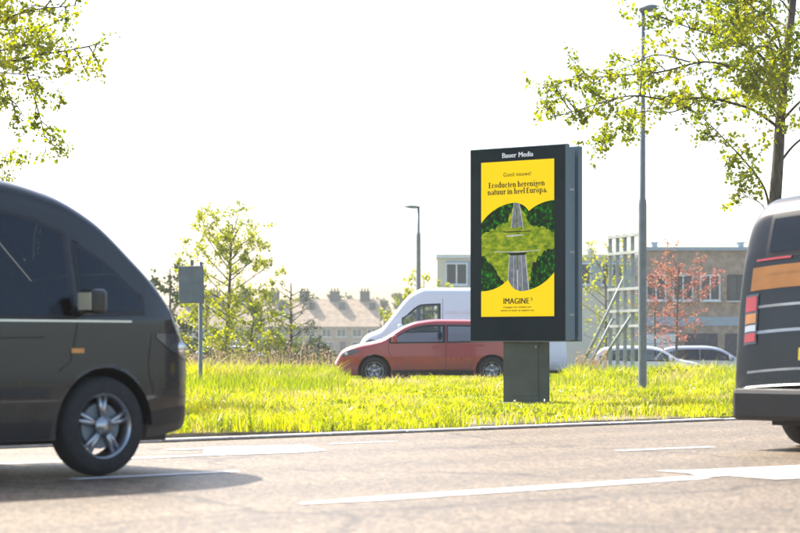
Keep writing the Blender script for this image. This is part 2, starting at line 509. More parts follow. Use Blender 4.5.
def window(parent, xc, zc, w, h, yf, cols=2, fm='white'):
    fr = MB(); t = 0.07
    fr.box(xc - w / 2, xc + w / 2, yf - 0.06, yf + 0.05, zc - h / 2, zc - h / 2 + t)
    fr.box(xc - w / 2, xc + w / 2, yf - 0.06, yf + 0.05, zc + h / 2 - t, zc + h / 2)
    for i in range(cols + 1):
        xx = xc - w / 2 + (w - t) * i / cols
        fr.box(xx, xx + t, yf - 0.055, yf + 0.05, zc - h / 2 + t, zc + h / 2 - t)
    f = fr.build('window', M[fm], parent)
    for i in range(cols):
        a = xc - w / 2 + t + (w - t) * i / cols
        b = xc - w / 2 + (w - t) * (i + 1) / cols
        MB().box(a, b, yf - 0.02, yf + 0.02, zc - h / 2 + t, zc + h / 2 - t).build('pane', M['window'], f)
    MB().box(xc - w / 2 - 0.05, xc + w / 2 + 0.05, yf - 0.14, yf - 0.002, zc - h / 2 - 0.06, zc - h / 2 - 0.003).build('sill', M['white'], f)
    return f

BY = 112.0
pm = FPX / BY
bx = lambda x: (x - 400) / pm
bz = lambda y: EYE - (y - HORY) / pm
bld = empty('office_building', (bx(640), BY, -0.6))
tag(bld, 'long two storey cream and brown brick building with flat roof behind the advertising display', 'building')
bo = bx(640)
def L_(x): return bx(x) - bo
Zg = 0.6
def H_(y): return bz(y) + Zg
wall_box('wall', L_(437), L_(640), 0, 9, 0, H_(258), M['cream'], bld)
wall_box('wall', L_(640) + 0.003, L_(980), -0.4, 9, 0, H_(251), M['brick'], bld)
wall_box('roof_edge', L_(436), L_(640), -0.12, 9.1, H_(258) + 0.003, H_(254.5), M['white'], bld)
wall_box('roof_edge', L_(639), L_(981), -0.55, 9.1, H_(251) + 0.003, H_(247.5), M['band'], bld)
wall_box('panel_band', L_(641), L_(979), -0.46, -0.403, H_(326), H_(317), M['band'], bld)
wall_box('panel_band', L_(446), L_(636), -0.05, -0.003, H_(287.5), H_(261), M['band'], bld)
for x in (456.5, 500, 540, 580, 612):
    window(bld, L_(x), H_(274), 1.15, 1.15, -0.06, 2)
for x in range(655, 970, 27):
    window(bld, L_(x), H_(288), 1.05, 1.35, -0.42, 2, 'slate' if x > 720 else 'white')
for x in range(660, 970, 40):
    fr = wall_box('garage_door', L_(x) - 0.85, L_(x) + 0.85, -0.45, -0.403, 0.02, 2.1, M['band'] if x < 670 else M['slate'], bld)
    for k in range(4):
        wall_box('door_panel', L_(x) - 0.8, L_(x) + 0.8, -0.475, -0.453, 0.1 + k * 0.5, 0.55 + k * 0.5, M['white'] if x < 670 else M['slate'], fr)
for x, w in ((592, 0.3), (657, 0.28), (744, 0.3)):
    top = 258 if x < 640 else 251
    o = wall_box('roof_vent', L_(x) - w / 2, L_(x) + w / 2, 1.0, 1.5, H_(top - 3), H_(top - 3) + 0.3, M['band'], bld)
    wall_box('cap', L_(x) - w / 2 - 0.08, L_(x) + w / 2 + 0.08, 0.92, 1.58, H_(top - 3) + 0.303, H_(top - 3) + 0.36, M['band'], o)

HY = 320.0
hp = FPX / HY
hw = 4.55
def house(xpx, label):
    x = (xpx - 400) / hp
    h = empty('row_house', (x, HY, -0.6))
    tag(h, label, 'house', 'row houses on the far left')
    e, r, d = 4.6, 8.55, 9.0
    wall_box('wall', -hw / 2 + 0.01, hw / 2 - 0.01, 0, d, 0, e, M['brick'], h)
    m = MB()
    a = hw / 2 - 0.004
    for s in (0,):
        vs = [(-a, -0.4, e - 0.25), (a, -0.4, e - 0.25), (a, d / 2, r), (-a, d / 2, r), (-a, d + 0.4, e - 0.25), (a, d + 0.4, e - 0.25)]
        vs += [(q[0], q[1], q[2] - 0.2) for q in vs]
        fs = [(0, 1, 2, 3), (3, 2, 5, 4), (6, 9, 8, 7), (9, 10, 11, 8), (0, 6, 7, 1), (4, 5, 11, 10), (0, 3, 9, 6), (3, 4, 10, 9), (1, 7, 8, 2), (2, 8, 11, 5)]
        m.add(vs, fs)
    roof = m.build('roof', M['tile'], h)
    wall_box('gable', -a + 0.02, a - 0.02, d / 2 - 0.9, d / 2 + 0.9, e + 0.003, r - 0.85, M['brick'], h)
    c = MB().box(-0.75, 0.75, d / 2 - 0.5, d / 2 + 0.5, r - 0.9, r + 1.0).box(-0.85, 0.85, d / 2 - 0.6, d / 2 + 0.6, r + 1.003, r + 1.15)
    for k in (-0.45, 0.0, 0.45):
        c.tube([(k, d / 2, r + 1.15), (k, d / 2, r + 1.6)], 0.13, 8)
    c.build('chimney', M['slate'], roof)
    sl = (r - e + 0.25) / (d / 2 + 0.4)
    yy = 2.6; zz = e - 0.25 + (yy + 0.4) * sl
    MB().box(0.7, 1.6, yy - 0.1, yy + 0.9, zz, zz + 1.05).build('roof_window', M['slate'], roof)
    for xx in (-1.1, 1.1):
        window(h, xx, 3.4, 1.4, 1.2, -0.01, 2)
    window(h, -0.9, 1.4, 1.9, 1.4, -0.01, 2)
    MB().box(0.9, 1.8, -0.08, -0.003, 0, 2.1).build('door', M['slate'], h)
names = ['tan roofed row house at the far left, behind the sign pole', 'tan roofed row house behind the tall sapling',
         'tan roofed row house just right of the tall sapling', 'tan roofed row house left of the thin bare tree',
         'tan roofed row house right above the thin bare tree', 'tan roofed row house above the front of the red car',
         'tan roofed row house nearest the white van, at the right end of its row']
for i, nm in enumerate(names):
    house(181 + i * hw * hp, nm)

# ------------------------------------------------------------------ advertising display
TH = R(36.9)
bl = empty('advertising_display', (2.239, 29.0, 0.03), -TH)
tag(bl, 'tall dark blue digital advertising display with yellow poster on a green grey post', 'billboard')
# local frame: x from 0 (right front corner) to -1.58 (left), y goes back, z up
BW, BD, Z0, Z1 = 1.58, 0.42, 0.91 - 0.03, 3.583 - 0.03
slab = 0.10
MB().box(-BW, 0, 0, slab, Z0, Z1).build('front_casing', M['navy_side'], bl, bevel=0.012)
MB().box(-BW, 0, BD - slab, BD, Z0, Z1 - 0.01).build('rear_casing', M['navy_side'], bl, bevel=0.012)
core = MB().box(-BW + 0.035, -0.035, slab + 0.002, BD - slab - 0.03, Z0 + 0.02, Z1 - 0.07).build('middle_casing', M['navy_side'], bl, bevel=0.008)
MB().box(-BW + 0.07, -0.07, BD - slab - 0.028, BD - slab - 0.002, Z0 + 0.03, Z1 - 0.12).build('gasket', M['black'], bl)
for k in range(3):
    MB().box(-0.0345, -0.027, slab + 0.04, BD - slab - 0.07, Z0 + 0.35 + k * 0.85, Z0 + 0.38 + k * 0.85).build('hinge', M['steel'], core)
MB().box(-BW + 0.012, -0.012, -0.006, -0.001, Z0 + 0.012, Z1 - 0.012).build('front_glass', M['glass_front'], bl)
MB().tube([(-0.0, slab * 0.5 + 0.26, Z0 + 0.05), (0.004, slab * 0.5 + 0.26, Z0 + 0.05)], 0.012, 10).build('lock', M['steel'], bl)
MB().box(-1.09, -0.50, 0.10, 0.37, -0.06, Z0 - 0.002).build('post', M['post'], bl, bevel=0.006)
MB().box(-1.03, -0.515, 0.094, 0.0985, 0.13, Z0 - 0.03).build('post_door', M['post'], bl, bevel=0.002)
MB().tube([(-0.545, 0.094, Z0 - 0.07), (-0.545, 0.088, Z0 - 0.07)], 0.013, 10).build('post_lock', M['steel'], bl)
MB().box(-1.14, -0.45, 0.05, 0.42, -0.06, 0.045).build('base_plate', M['steel_dark'], bl, bevel=0.006)

SW = 1.20; SX = -BW / 2 + 0.01
SH = SW * 16 / 9
SZ1 = Z1 - 0.195
def sc(u, v, d=0.0):
    return Vector((SX - SW / 2 + u * SW, -0.008 - d, SZ1 - v * SH))
M['scr_yellow'] = emit_mat('screen_yellow', (1.0, 0.71, 0.0, 1), 1.02)
M['scr_ink'] = emit_mat('screen_ink', (0.02, 0.035, 0.03, 1), 0.4)
M['frame_white'] = mat('white_print', (0.75, 0.77, 0.8), 0.5, var=0.02)
def screen_pic(name, stops, scale, k=1.0, detail=6, stretch=None, vor=-0.38):
    m, nt, N, L, b = nodes(name)
    n = noise(nt, scale, detail, rough=0.7, stretch=stretch)
    tc = N.new('ShaderNodeTexCoord'); vo = N.new('ShaderNodeTexVoronoi'); vo.inputs['Scale'].default_value = scale * 1.5
    L.new(tc.outputs['Object'], vo.inputs['Vector'])
    mm = N.new('ShaderNodeMath'); mm.operation = 'MULTIPLY_ADD'; mm.inputs[1].default_value = vor; L.new(vo.outputs['Distance'], mm.inputs[0])
    m3 = N.new('ShaderNodeMath'); m3.operation = 'ADD'; m3.inputs[1].default_value = -vor * 0.4; L.new(n, m3.inputs[0]); L.new(m3.outputs[0], mm.inputs[2])
    L.new(ramp(nt, mm.outputs[0], stops), b.inputs['Emission Color'])
    b.inputs['Base Color'].default_value = (0.01, 0.01, 0.01, 1)
    b.inputs['Specular IOR Level'].default_value = 0
    b.inputs['Emission Strength'].default_value = k / 2 ** EXPO
    return m
M['scr_forest'] = screen_pic('screen_forest', [(0.35, (0.0, 0.006, 0.001)), (0.48, (0.002, 0.045, 0.002)), (0.58, (0.010, 0.15, 0.003)), (0.74, (0.06, 0.36, 0.010))], 13)
M['scr_scrub'] = screen_pic('screen_scrub', [(0.30, (0.03, 0.11, 0.003)), (0.43, (0.15, 0.25, 0.006)), (0.56, (0.33, 0.40, 0.012)), (0.72, (0.60, 0.55, 0.05))], 8, vor=-0.08, stretch=(1, 1, 2.2))
M['scr_road'] = screen_pic('screen_road', [(0.3, (0.13, 0.15, 0.18)), (0.7, (0.24, 0.27, 0.31))], 10)
M['scr_pale'] = screen_pic('screen_pale', [(0.3, (0.42, 0.42, 0.38)), (0.7, (0.65, 0.64, 0.58))], 20)
M['scr_median'] = screen_pic('screen_median', [(0.3, (0.06, 0.10, 0.01)), (0.7, (0.25, 0.27, 0.04))], 22)
M['scr_shade'] = screen_pic('screen_shadow', [(0.3, (0.004, 0.01, 0.004)), (0.7, (0.02, 0.03, 0.01))], 10)

screen = MB().box(SX - SW / 2, SX + SW / 2, -0.0085, -0.0065, SZ1 - SH, SZ1).build('screen', M['scr_forest'], bl)
def flat(name, pts, d, m, rag=0.0):
    if rag:
        q = []
        for (a, b) in zip(pts, pts[1:] + pts[:1]):
            k = max(1, int(math.hypot(b[0] - a[0], (b[1] - a[1]) * 1.8) / 0.025))
            for i in range(k):
                t = i / k; on = 0 < t
                q.append((min(1, max(0, a[0] + (b[0] - a[0]) * t + on * random.uniform(-rag, rag))), a[1] + (b[1] - a[1]) * t + on * random.uniform(-rag, rag)))
        pts = q
    vs = [sc(u, v, d) for u, v in pts]
    return MB().add(vs, [tuple(range(len(vs)))]).build(name, m, screen)
def arc(cx, cy, rx, ry, a0, a1, n=14):
    return [(cx + rx * math.cos(R(a0 + (a1 - a0) * i / n)), cy - ry * math.sin(R(a0 + (a1 - a0) * i / n))) for i in range(n + 1)]
D1 = 0.0012
# scrub slopes beside the road and the green bridge
flat('poster_picture', [(0, .475), (.20, .435), (.33, .40), (.42, .33), (.45, .28), (.53, .28), (.58, .33), (.64, .39), (.80, .435), (1, .465), (1, .555), (.84, .60), (.70, .66), (.67, .80), (.62, .70), (.60, .60), (.40, .60), (.37, .80), (.27, .76), (.16, .67), (0, .60)], D1, M['scr_scrub'], 0.016)
flat('poster_picture', [(.455, .26), (.522, .26), (.585, .45), (.61, .60), (.665, .85), (.36, .85), (.388, .60), (.412, .45)], 2 * D1, M['scr_road'])
for (a, b, c, d) in ((.452, .458, .405, .415), (.518, .525, .582, .592)):
    flat('poster_picture', [(a, .26), (b, .26), (d, .45), (c, .45)], 3 * D1, M['scr_pale'])
for (a, b, c, d) in ((.388, .398, .355, .368), (.600, .612, .655, .668), (.445, .450, .445, .452), (.552, .557, .570, .577)):
    flat('poster_picture', [(a, .60), (b, .60), (d, .85), (c, .85)], 3 * D1, M['scr_pale'])
flat('poster_picture', [(.484, .26), (.491, .26), (.507, .45), (.487, .45)], 3.2 * D1, M['scr_median'])
flat('poster_picture', [(.488, .60), (.512, .60), (.508, .70), (.496, .70)], 3.2 * D1, M['scr_median'])
flat('poster_picture', [(.492, .70), (.508, .70), (.512, .85), (.496, .85)], 3.2 * D1, M['scr_pale'])
# the green bridge: a lens of scrub crossing the road
br = [(0, .472), (.10, .452), (.22, .440), (.36, .433), (.5, .430), (.64, .433), (.78, .440), (.90, .452), (1, .472), (1, .556), (.88, .572), (.70, .584), (.5, .588), (.30, .584), (.14, .572), (0, .556)]
flat('poster_picture', br, 4 * D1, M['scr_scrub'], 0.009)
flat('poster_picture', [(.36, .589), (.64, .589), (.60, .607), (.41, .607)], 4.2 * D1, M['scr_shade'])
flat('poster_picture', [(.18, .578), (.5, .582), (.82, .576), (.82, .580), (.5, .590), (.18, .582)], 5 * D1, M['scr_pale'])
flat('poster_picture', [(.34, .478), (.40, .474), (.58, .474), (.60, .478), (.46, .486), (.36, .486)], 5 * D1, M['scr_pale'])
flat('poster_picture', [(.28, .452), (.72, .452), (.66, .458), (.34, .459)], 5 * D1, M['scr_shade'])
# yellow fields above and below with their scalloped edges
def curve_pts(ctrl, n=12):
    out = []
    for (a, m_, b) in ctrl:
        for i in range(n):
            t = i / n
            out.append(((1 - t) ** 2 * a[0] + 2 * t * (1 - t) * m_[0] + t * t * b[0], (1 - t) ** 2 * a[1] + 2 * t * (1 - t) * m_[1] + t * t * b[1]))
    out.append(ctrl[-1][2])
    return out
topc = curve_pts([((0, .392), (.18, .277), (.46, .268)), ((.46, .268), (.59, .273), (.66, .327)), ((.66, .327), (.78, .272), (1, .262))])
vs_ = [sc(u, 0, 6 * D1) for u, v in topc] + [sc(u, v, 6 * D1) for u, v in topc]
n_ = len(topc)
MB().add(vs_, [(i, i + 1, n_ + i + 1, n_ + i) for i in range(n_ - 1)]).build('poster_field', M['scr_yellow'], screen)
botc = curve_pts([((0, .835), (.22, .835), (.375, .762)), ((.375, .762), (.43, .835), (.56, .838)), ((.56, .838), (.82, .830), (1, .722))])
vs_ = [sc(u, v, 6 * D1) for u, v in botc] + [sc(u, 1, 6 * D1) for u, v in botc]
n_ = len(botc)
MB().add(vs_, [(i, i + 1, n_ + i + 1, n_ + i) for i in range(n_ - 1)]).build('poster_field', M['scr_yellow'], screen)

def text_mesh(name, body, size, u, v, m, parent, off=0.0, d=7 * D1, xs=1.0, x0=None, z0=None, sp=1.0):
    c = bpy.data.curves.new(name, 'FONT')
    c.body = body; c.size = size; c.align_x = 'CENTER'; c.space_character = sp
    o = bpy.data.objects.new(name, c)
    COL.objects.link(o)
    bpy.context.view_layer.update()
    me = bpy.data.meshes.new_from_object(o.evaluated_get(bpy.context.evaluated_depsgraph_get()))
    bpy.data.objects.remove(o); bpy.data.curves.remove(c)
    P = sc(u, v, d) if x0 is None else Vector((x0, -0.0085, z0))
    for vt in me.vertices:
        x, y = vt.co.x * xs, vt.co.y
        vt.co = (P.x + x, P.y, P.z + y)
    if off:      # heavier weight: the same outlines again, shifted sideways
        V0 = [tuple(q.co) for q in me.vertices]; F0 = [tuple(q.vertices) for q in me.polygons]
        t_ = MB()
        for k_, dx_ in enumerate((-off, 0, off)):
            t_.add([(a_ + dx_, b_ - 0.0001 * k_, c_) for a_, b_, c_ in V0], F0)
        me = bpy.data.meshes.new(name); me.from_pydata(t_.v, [], t_.f); me.update()
    me.materials.clear(); me.materials.append(m)
    ob = bpy.data.objects.new(name, me)
    COL.objects.link(ob); ob.parent = parent
    return ob

# serif lettering for the headline, drawn as stems, bowls and serifs (x height 1, ascender 1.5)
class Serif:
    T = 0.33; t = 0.12
    def __init__(self): self.mb = MB()
    def poly(self, pts, ox): self.mb.add([(x + ox, y, 0) for x, y in pts], [tuple(range(len(pts)))])
    def rect(self, x0, x1, y0, y1, ox): self.poly([(x0, y0), (x1, y0), (x1, y1), (x0, y1)], ox)
    def stem(self, x, y0, y1, ox, foot=True, head=False):
        T = self.T
        self.rect(x, x + T, y0, y1, ox)
        if foot: self.rect(x - 0.10, x + T + 0.10, y0, y0 + 0.09, ox)
        if head: self.poly([(x - 0.13, y1 - 0.14), (x, y1 - 0.16), (x + 0.01, y1), (x - 0.0, y1), (x - 0.13, y1 - 0.06)], ox)
    def bowl(self, cx, cy, rx, ry, a0, a1, ox, k=1.0):
        n = 16; vs = []; fs = []
        for i in range(n + 1):
            a = R(a0 + (a1 - a0) * i / n)
            w = self.t + (self.T * k - self.t) * abs(math.cos(a)) ** 1.3
            vs += [(cx + rx * math.cos(a) + ox, cy + ry * math.sin(a), 0), (cx + (rx - w) * math.cos(a) + ox, cy + (ry - self.t * 1.1) * math.sin(a), 0)]
            if i: fs.append((2 * i - 2, 2 * i, 2 * i + 1, 2 * i - 1))
        self.mb.add(vs, fs)
    def glyph(self, c, ox):
        T, t = self.T, self.t
        if c == 'E':
            self.stem(0.1, 0, 1.42, ox, True); self.rect(0.0, 0.85, 0, t, ox); self.rect(0.0, 0.82, 1.42 - t, 1.42, ox); self.rect(0.3, 0.62, 0.68, 0.68 + t, ox)
            self.rect(0.76, 0.86, 0, 0.36, ox); self.rect(0.73, 0.82, 1.08, 1.42, ox); self.rect(0.55, 0.63, 0.55, 0.88, ox); return 1.0
        if c in 'coe':
            if c == 'o': self.bowl(0.46, 0.5, 0.43, 0.52, 0, 360, ox); return 0.98
            self.bowl(0.45, 0.5, 0.42, 0.52, 45 if c == 'c' else 5, 318, ox)
            if c == 'e': self.rect(0.2, 0.84, 0.5, 0.5 + t, ox)
            else: self.bowl(0.62, 0.74, 0.14, 0.14, 0, 360, ox, 0.8)
            return 0.88
        if c == 'd': self.bowl(0.42, 0.5, 0.40, 0.52, 30, 330, ox); self.stem(0.6, 0, 1.5, ox, True, True); return 1.06
        if c == 'p': self.bowl(0.62, 0.5, 0.42, 0.52, -150, 150, ox); self.stem(0.12, -0.45, 1.0, ox, True, True); return 1.12
        if c == 'u': self.stem(0.1, 0.22, 1, ox, False, True); self.bowl(0.42, 0.3, 0.32, 0.32, 180, 330, ox); self.stem(0.64, 0, 1, ox, True, True); return 1.1
        if c in 'nh':
            self.stem(0.12, 0, 1.5 if c == 'h' else 1.0, ox, True, True); self.bowl(0.56, 0.66, 0.36, 0.36, 0, 150, ox); self.stem(0.66, 0, 0.68, ox); return 1.12
        if c == 'r': self.stem(0.12, 0, 1, ox, True, True); self.bowl(0.56, 0.76, 0.24, 0.26, 20, 160, ox, 0.9); self.bowl(0.66, 0.84, 0.13, 0.13, 0, 360, ox, 0.8); return 0.84
        if c == 'i': self.stem(0.12, 0, 1, ox, True, True); self.bowl(0.25, 1.3, 0.15, 0.15, 0, 360, ox, 0.5); return 0.56
        if c == 'l': self.stem(0.12, 0, 1.5, ox, True, True); return 0.56
        if c == 't': self.stem(0.15, 0.12, 1.28, ox, False); self.rect(0.0, 0.56, 0.9, 0.99, ox); self.bowl(0.43, 0.24, 0.28, 0.26, 180, 320, ox); return 0.64
        if c == 'g': self.bowl(0.42, 0.62, 0.36, 0.40, 0, 360, ox); self.bowl(0.44, -0.2, 0.40, 0.28, 0, 360, ox, 0.6); self.rect(0.66, 0.9, 0.9, 1.0, ox); self.rect(0.14, 0.34, 0.02, 0.2, ox); return 0.9
        if c == 'a': self.bowl(0.40, 0.28, 0.34, 0.30, 40, 320, ox); self.stem(0.52, 0, 0.74, ox); self.bowl(0.44, 0.70, 0.34, 0.32, 10, 160, ox, 0.8); return 0.92
        if c == '.': self.bowl(0.2, 0.13, 0.16, 0.15, 0, 360, ox); return 0.42
        return 0.36
def serif_text(body, xh, u, v):
    s = Serif(); ox = 0
    for c in body: ox += s.glyph(c, ox)
    P = sc(u, v, 7 * D1)
    wd = ox * xh
    s.mb.v = [(P.x - wd / 2 + x * xh, P.y, P.z + y * xh) for x, y, _ in s.mb.v]
    return tag(s.mb.build('headline_lettering', M['scr_ink'], screen), kind='stuff')
text_mesh('frame_lettering', 'Bauer Media', 0.098, 0, 0, M['frame_white'], bl, off=0.004, xs=1.0, sp=1.04, x0=SX, z0=Z1 - 0.145)
text_mesh('small_lettering', 'Goed nieuws!', 0.078, 0.5, 0.098, M['scr_ink'], screen, off=0.0015, sp=1.05)
serif_text('Ecoducten herenigen', 0.054, 0.49, 0.168)
serif_text('natuur in heel Europa.', 0.054, 0.50, 0.212)
text_mesh('brand_lettering', 'IMAGINE', 0.112, 0.485, 0.918, M['scr_ink'], screen, off=0.004, xs=0.92, sp=1.06)
text_mesh('brand_lettering', '5', 0.06, 0.698, 0.899, M['scr_ink'], screen, off=0.003)
text_mesh('small_lettering', 'Campagne voor verhalen over', 0.036, 0.5, 0.945, M['scr_ink'], screen, off=0.0015, sp=1.05)
text_mesh('small_lettering', 'mensen en natuur op imagine5.com', 0.036, 0.5, 0.966, M['scr_ink'], screen, off=0.0015, sp=1.05)

# ------------------------------------------------------------------ poles and signs
def street_lamp(Xp, Y, ztop, r0, r1, label, m, zb, head_dir=1, step=None):
    x = (Xp - 400) / FPX * Y
    o = empty('street_lamp', (x, Y, zb))
    tag(o, label, 'street lamp')
    h = ztop - zb
    st = step or h * 0.5
    MB().lathe([(r0 * 1.02, -0.1), (r0, 0.0), (r0 * 0.97, st - 0.06), (r0 * 0.92, st), (r1 * 1.1, st + 0.07), (r1, h), (0.001, h + 0.005)], 16).build('pole', m, o, True)
    MB().box(-0.045, 0.045, -r0 - 0.004, -r0 + 0.02, 0.55, 0.95).build('access_door', m, o, bevel=0.004)
    MB().lathe([(r0 * 1.5, -0.05), (r0 * 1.5, 0.03), (r0 * 1.02, 0.05)], 16).build('collar', m, o, True)
    hd = MB()
    pr = []
    n = 10
    for i in range(n + 1):
        t = i / n
        pr.append((t, 0.02 + 0.11 * math.sin(PI * min(1, 0.12 + 0.8 * t)), 0.02 + 0.05 * math.sin(PI * min(1, 0.1 + 0.85 * t))))
    vs = []
    for (t, wy, hz) in pr:
        xx = head_dir * (-0.06 + (0.62 if head_dir < 0 else 0.34) * t)
        for j in range(12):
            a = 2 * PI * j / 12
            vs.append((xx, wy * math.cos(a), h + 0.03 + 0.03 * t + hz * math.sin(a)))
    fs = [(i * 12 + j, i * 12 + (j + 1) % 12, (i + 1) * 12 + (j + 1) % 12, (i + 1) * 12 + j) for i in range(n) for j in range(12)]
    fs += [tuple(range(12))[::-1], tuple(n * 12 + j for j in range(12))]
    hd.add(vs, fs)
    lh = hd.build('lamp_head', m, o, True)
    MB().box(*(sorted((head_dir * 0.08, head_dir * 0.24))), -0.07, 0.07, h - 0.012, h - 0.004).build('lens', M['lamp_lens'], lh)
    return o
street_lamp(642.5, 36.8, at(0, 11, 36.8).z, 0.072, 0.045, 'tall grey lamp post standing in the verge right of the advertising display', M['steel_dark'], 0.06, 1, at(0, 205, 36.8).z)
street_lamp(418.5, 85, at(0, 208, 85).z, 0.09, 0.05, 'distant slim street lamp with flat head, left of the advertising display', M['steel_dark'], -0.6, -1, at(0, 234, 85).z + 0.6)

# grey sign on a pole, seen from behind
Y = 37.2
sg = empty('traffic_sign', ((200.5 - 400) / FPX * Y, Y, 0.07))
tag(sg, 'grey rectangular sign seen from behind on a thin dark pole at left', 'sign')
px = Y / FPX
zt = at(0, 262, Y).z - 0.07
MB().lathe([(0.035, -0.15), (0.035, zt), (0.001, zt + 0.004)], 14).build('pole', M['steel_dark'], sg, True)
zA, zB = at(0, 303, Y).z - 0.07, at(0, 266, Y).z - 0.07
plate = MB().box(-18.5 * px, 6.5 * px, -0.085, -0.06, zA, zB).build('sign_plate', M['signback'], sg, bevel=0.01)
plate.rotation_euler = (0, R(-1.5), 0)
for k in (0.2, 0.8):
    z = zA + (zB - zA) * k
    MB().box(-17 * px, 5 * px, -0.0595, -0.035, z - 0.02, z + 0.02).build('rail', M['steel'], sg)
    MB().lathe([(0.042, z - 0.03), (0.046, z - 0.03), (0.046, z + 0.03), (0.042, z + 0.03)], 14).build('clamp', M['steel'], sg)
MB().box(-9.5 * px, -6.5 * px, -0.09, -0.055, zB + 0.002, zB + 0.1).build('bracket', M['signback'], sg)

# steel sign frame seen edge-on, with braces
Y = 62.0
fx = (625 - 400) / FPX * Y
zb0 = gz(fx, Y)
sf = empty('sign_frame', (fx, Y, zb0))
tag(sf, 'pale steel sign frame of upright posts and diagonal braces, seen nearly edge on', 'sign frame')
pxm = Y / FPX
ht = at(0, 234, Y).z - zb0
npost = 5
dep = 1.9
posts = []
for i in range(npost):
    t = i / (npost - 1)
    xx = (-11.5 + 23 * t) * pxm; yy = (0.5 - t) * dep
    h = ht
    m = MB().box(xx - 0.05, xx + 0.05, yy - 0.065, yy - 0.05, -0.3, h).box(xx - 0.05, xx + 0.05, yy + 0.05, yy + 0.065, -0.3, h).box(xx - 0.008, xx + 0.008, yy - 0.049, yy + 0.049, -0.3, h)
    m.build('post', M['frame_steel'], sf)
    posts.append((xx, yy))
ang = math.atan2(posts[-1][1] - posts[0][1], posts[-1][0] - posts[0][0])
LL = math.hypot(posts[-1][1] - posts[0][1], posts[-1][0] - posts[0][0])
for yy in (236, 253, 289, 311, 326):
    z = at(0, yy, Y).z - zb0
    o = MB().box(-LL / 2 - 0.05, LL / 2 + 0.05, -0.075, 0.075, z - 0.04, z + 0.04).build('crossbar', M['frame_steel'], sf)
    o.rotation_euler = (0, 0, ang)
for (x0, y0, x1, y1, dy0, dy1) in ((626, 275, 585, 366, 0.2, 1.0), (632, 312, 599, 368, -0.5, 0.6), (616, 318, 592, 369, 0.8, 1.4)):
    A = at(x0, y0, Y) - Vector((fx, Y, zb0)); B = at(x1, y1, Y) - Vector((fx, Y, zb0))
    A.y += dy0; B.y += dy1
    B2 = A + (B - A) * 1.12
    MB().tube([A, B2], 0.045, 8).build('brace', M['frame_steel'], sf, True)

# ------------------------------------------------------------------ cars
def interp(tab):
    xs_ = np.array([a for a, b in tab], float); zs_ = np.array([b for a, b in tab], float)
    # monotone cubic (Fritsch-Carlson) for smooth profiles
    h = np.diff(xs_); d = np.diff(zs_) / h
    m_ = np.zeros(len(xs_)); m_[0] = d[0]; m_[-1] = d[-1]
    for i in range(1, len(xs_) - 1):
        if d[i - 1] * d[i] > 0:
            w1 = 2 * h[i] + h[i - 1]; w2 = h[i] + 2 * h[i - 1]
            m_[i] = (w1 + w2) / (w1 / d[i - 1] + w2 / d[i])
    def fn(x):
        x = np.clip(np.asarray(x, float), xs_[0], xs_[-1])
        i = np.clip(np.searchsorted(xs_, x) - 1, 0, len(h) - 1)
        t = (x - xs_[i]) / h[i]
        return ((1 + 2 * t) * (1 - t) ** 2) * zs_[i] + t * (1 - t) ** 2 * h[i] * m_[i] + t * t * (3 - 2 * t) * zs_[i + 1] + t * t * (t - 1) * h[i] * m_[i + 1]
    return fn

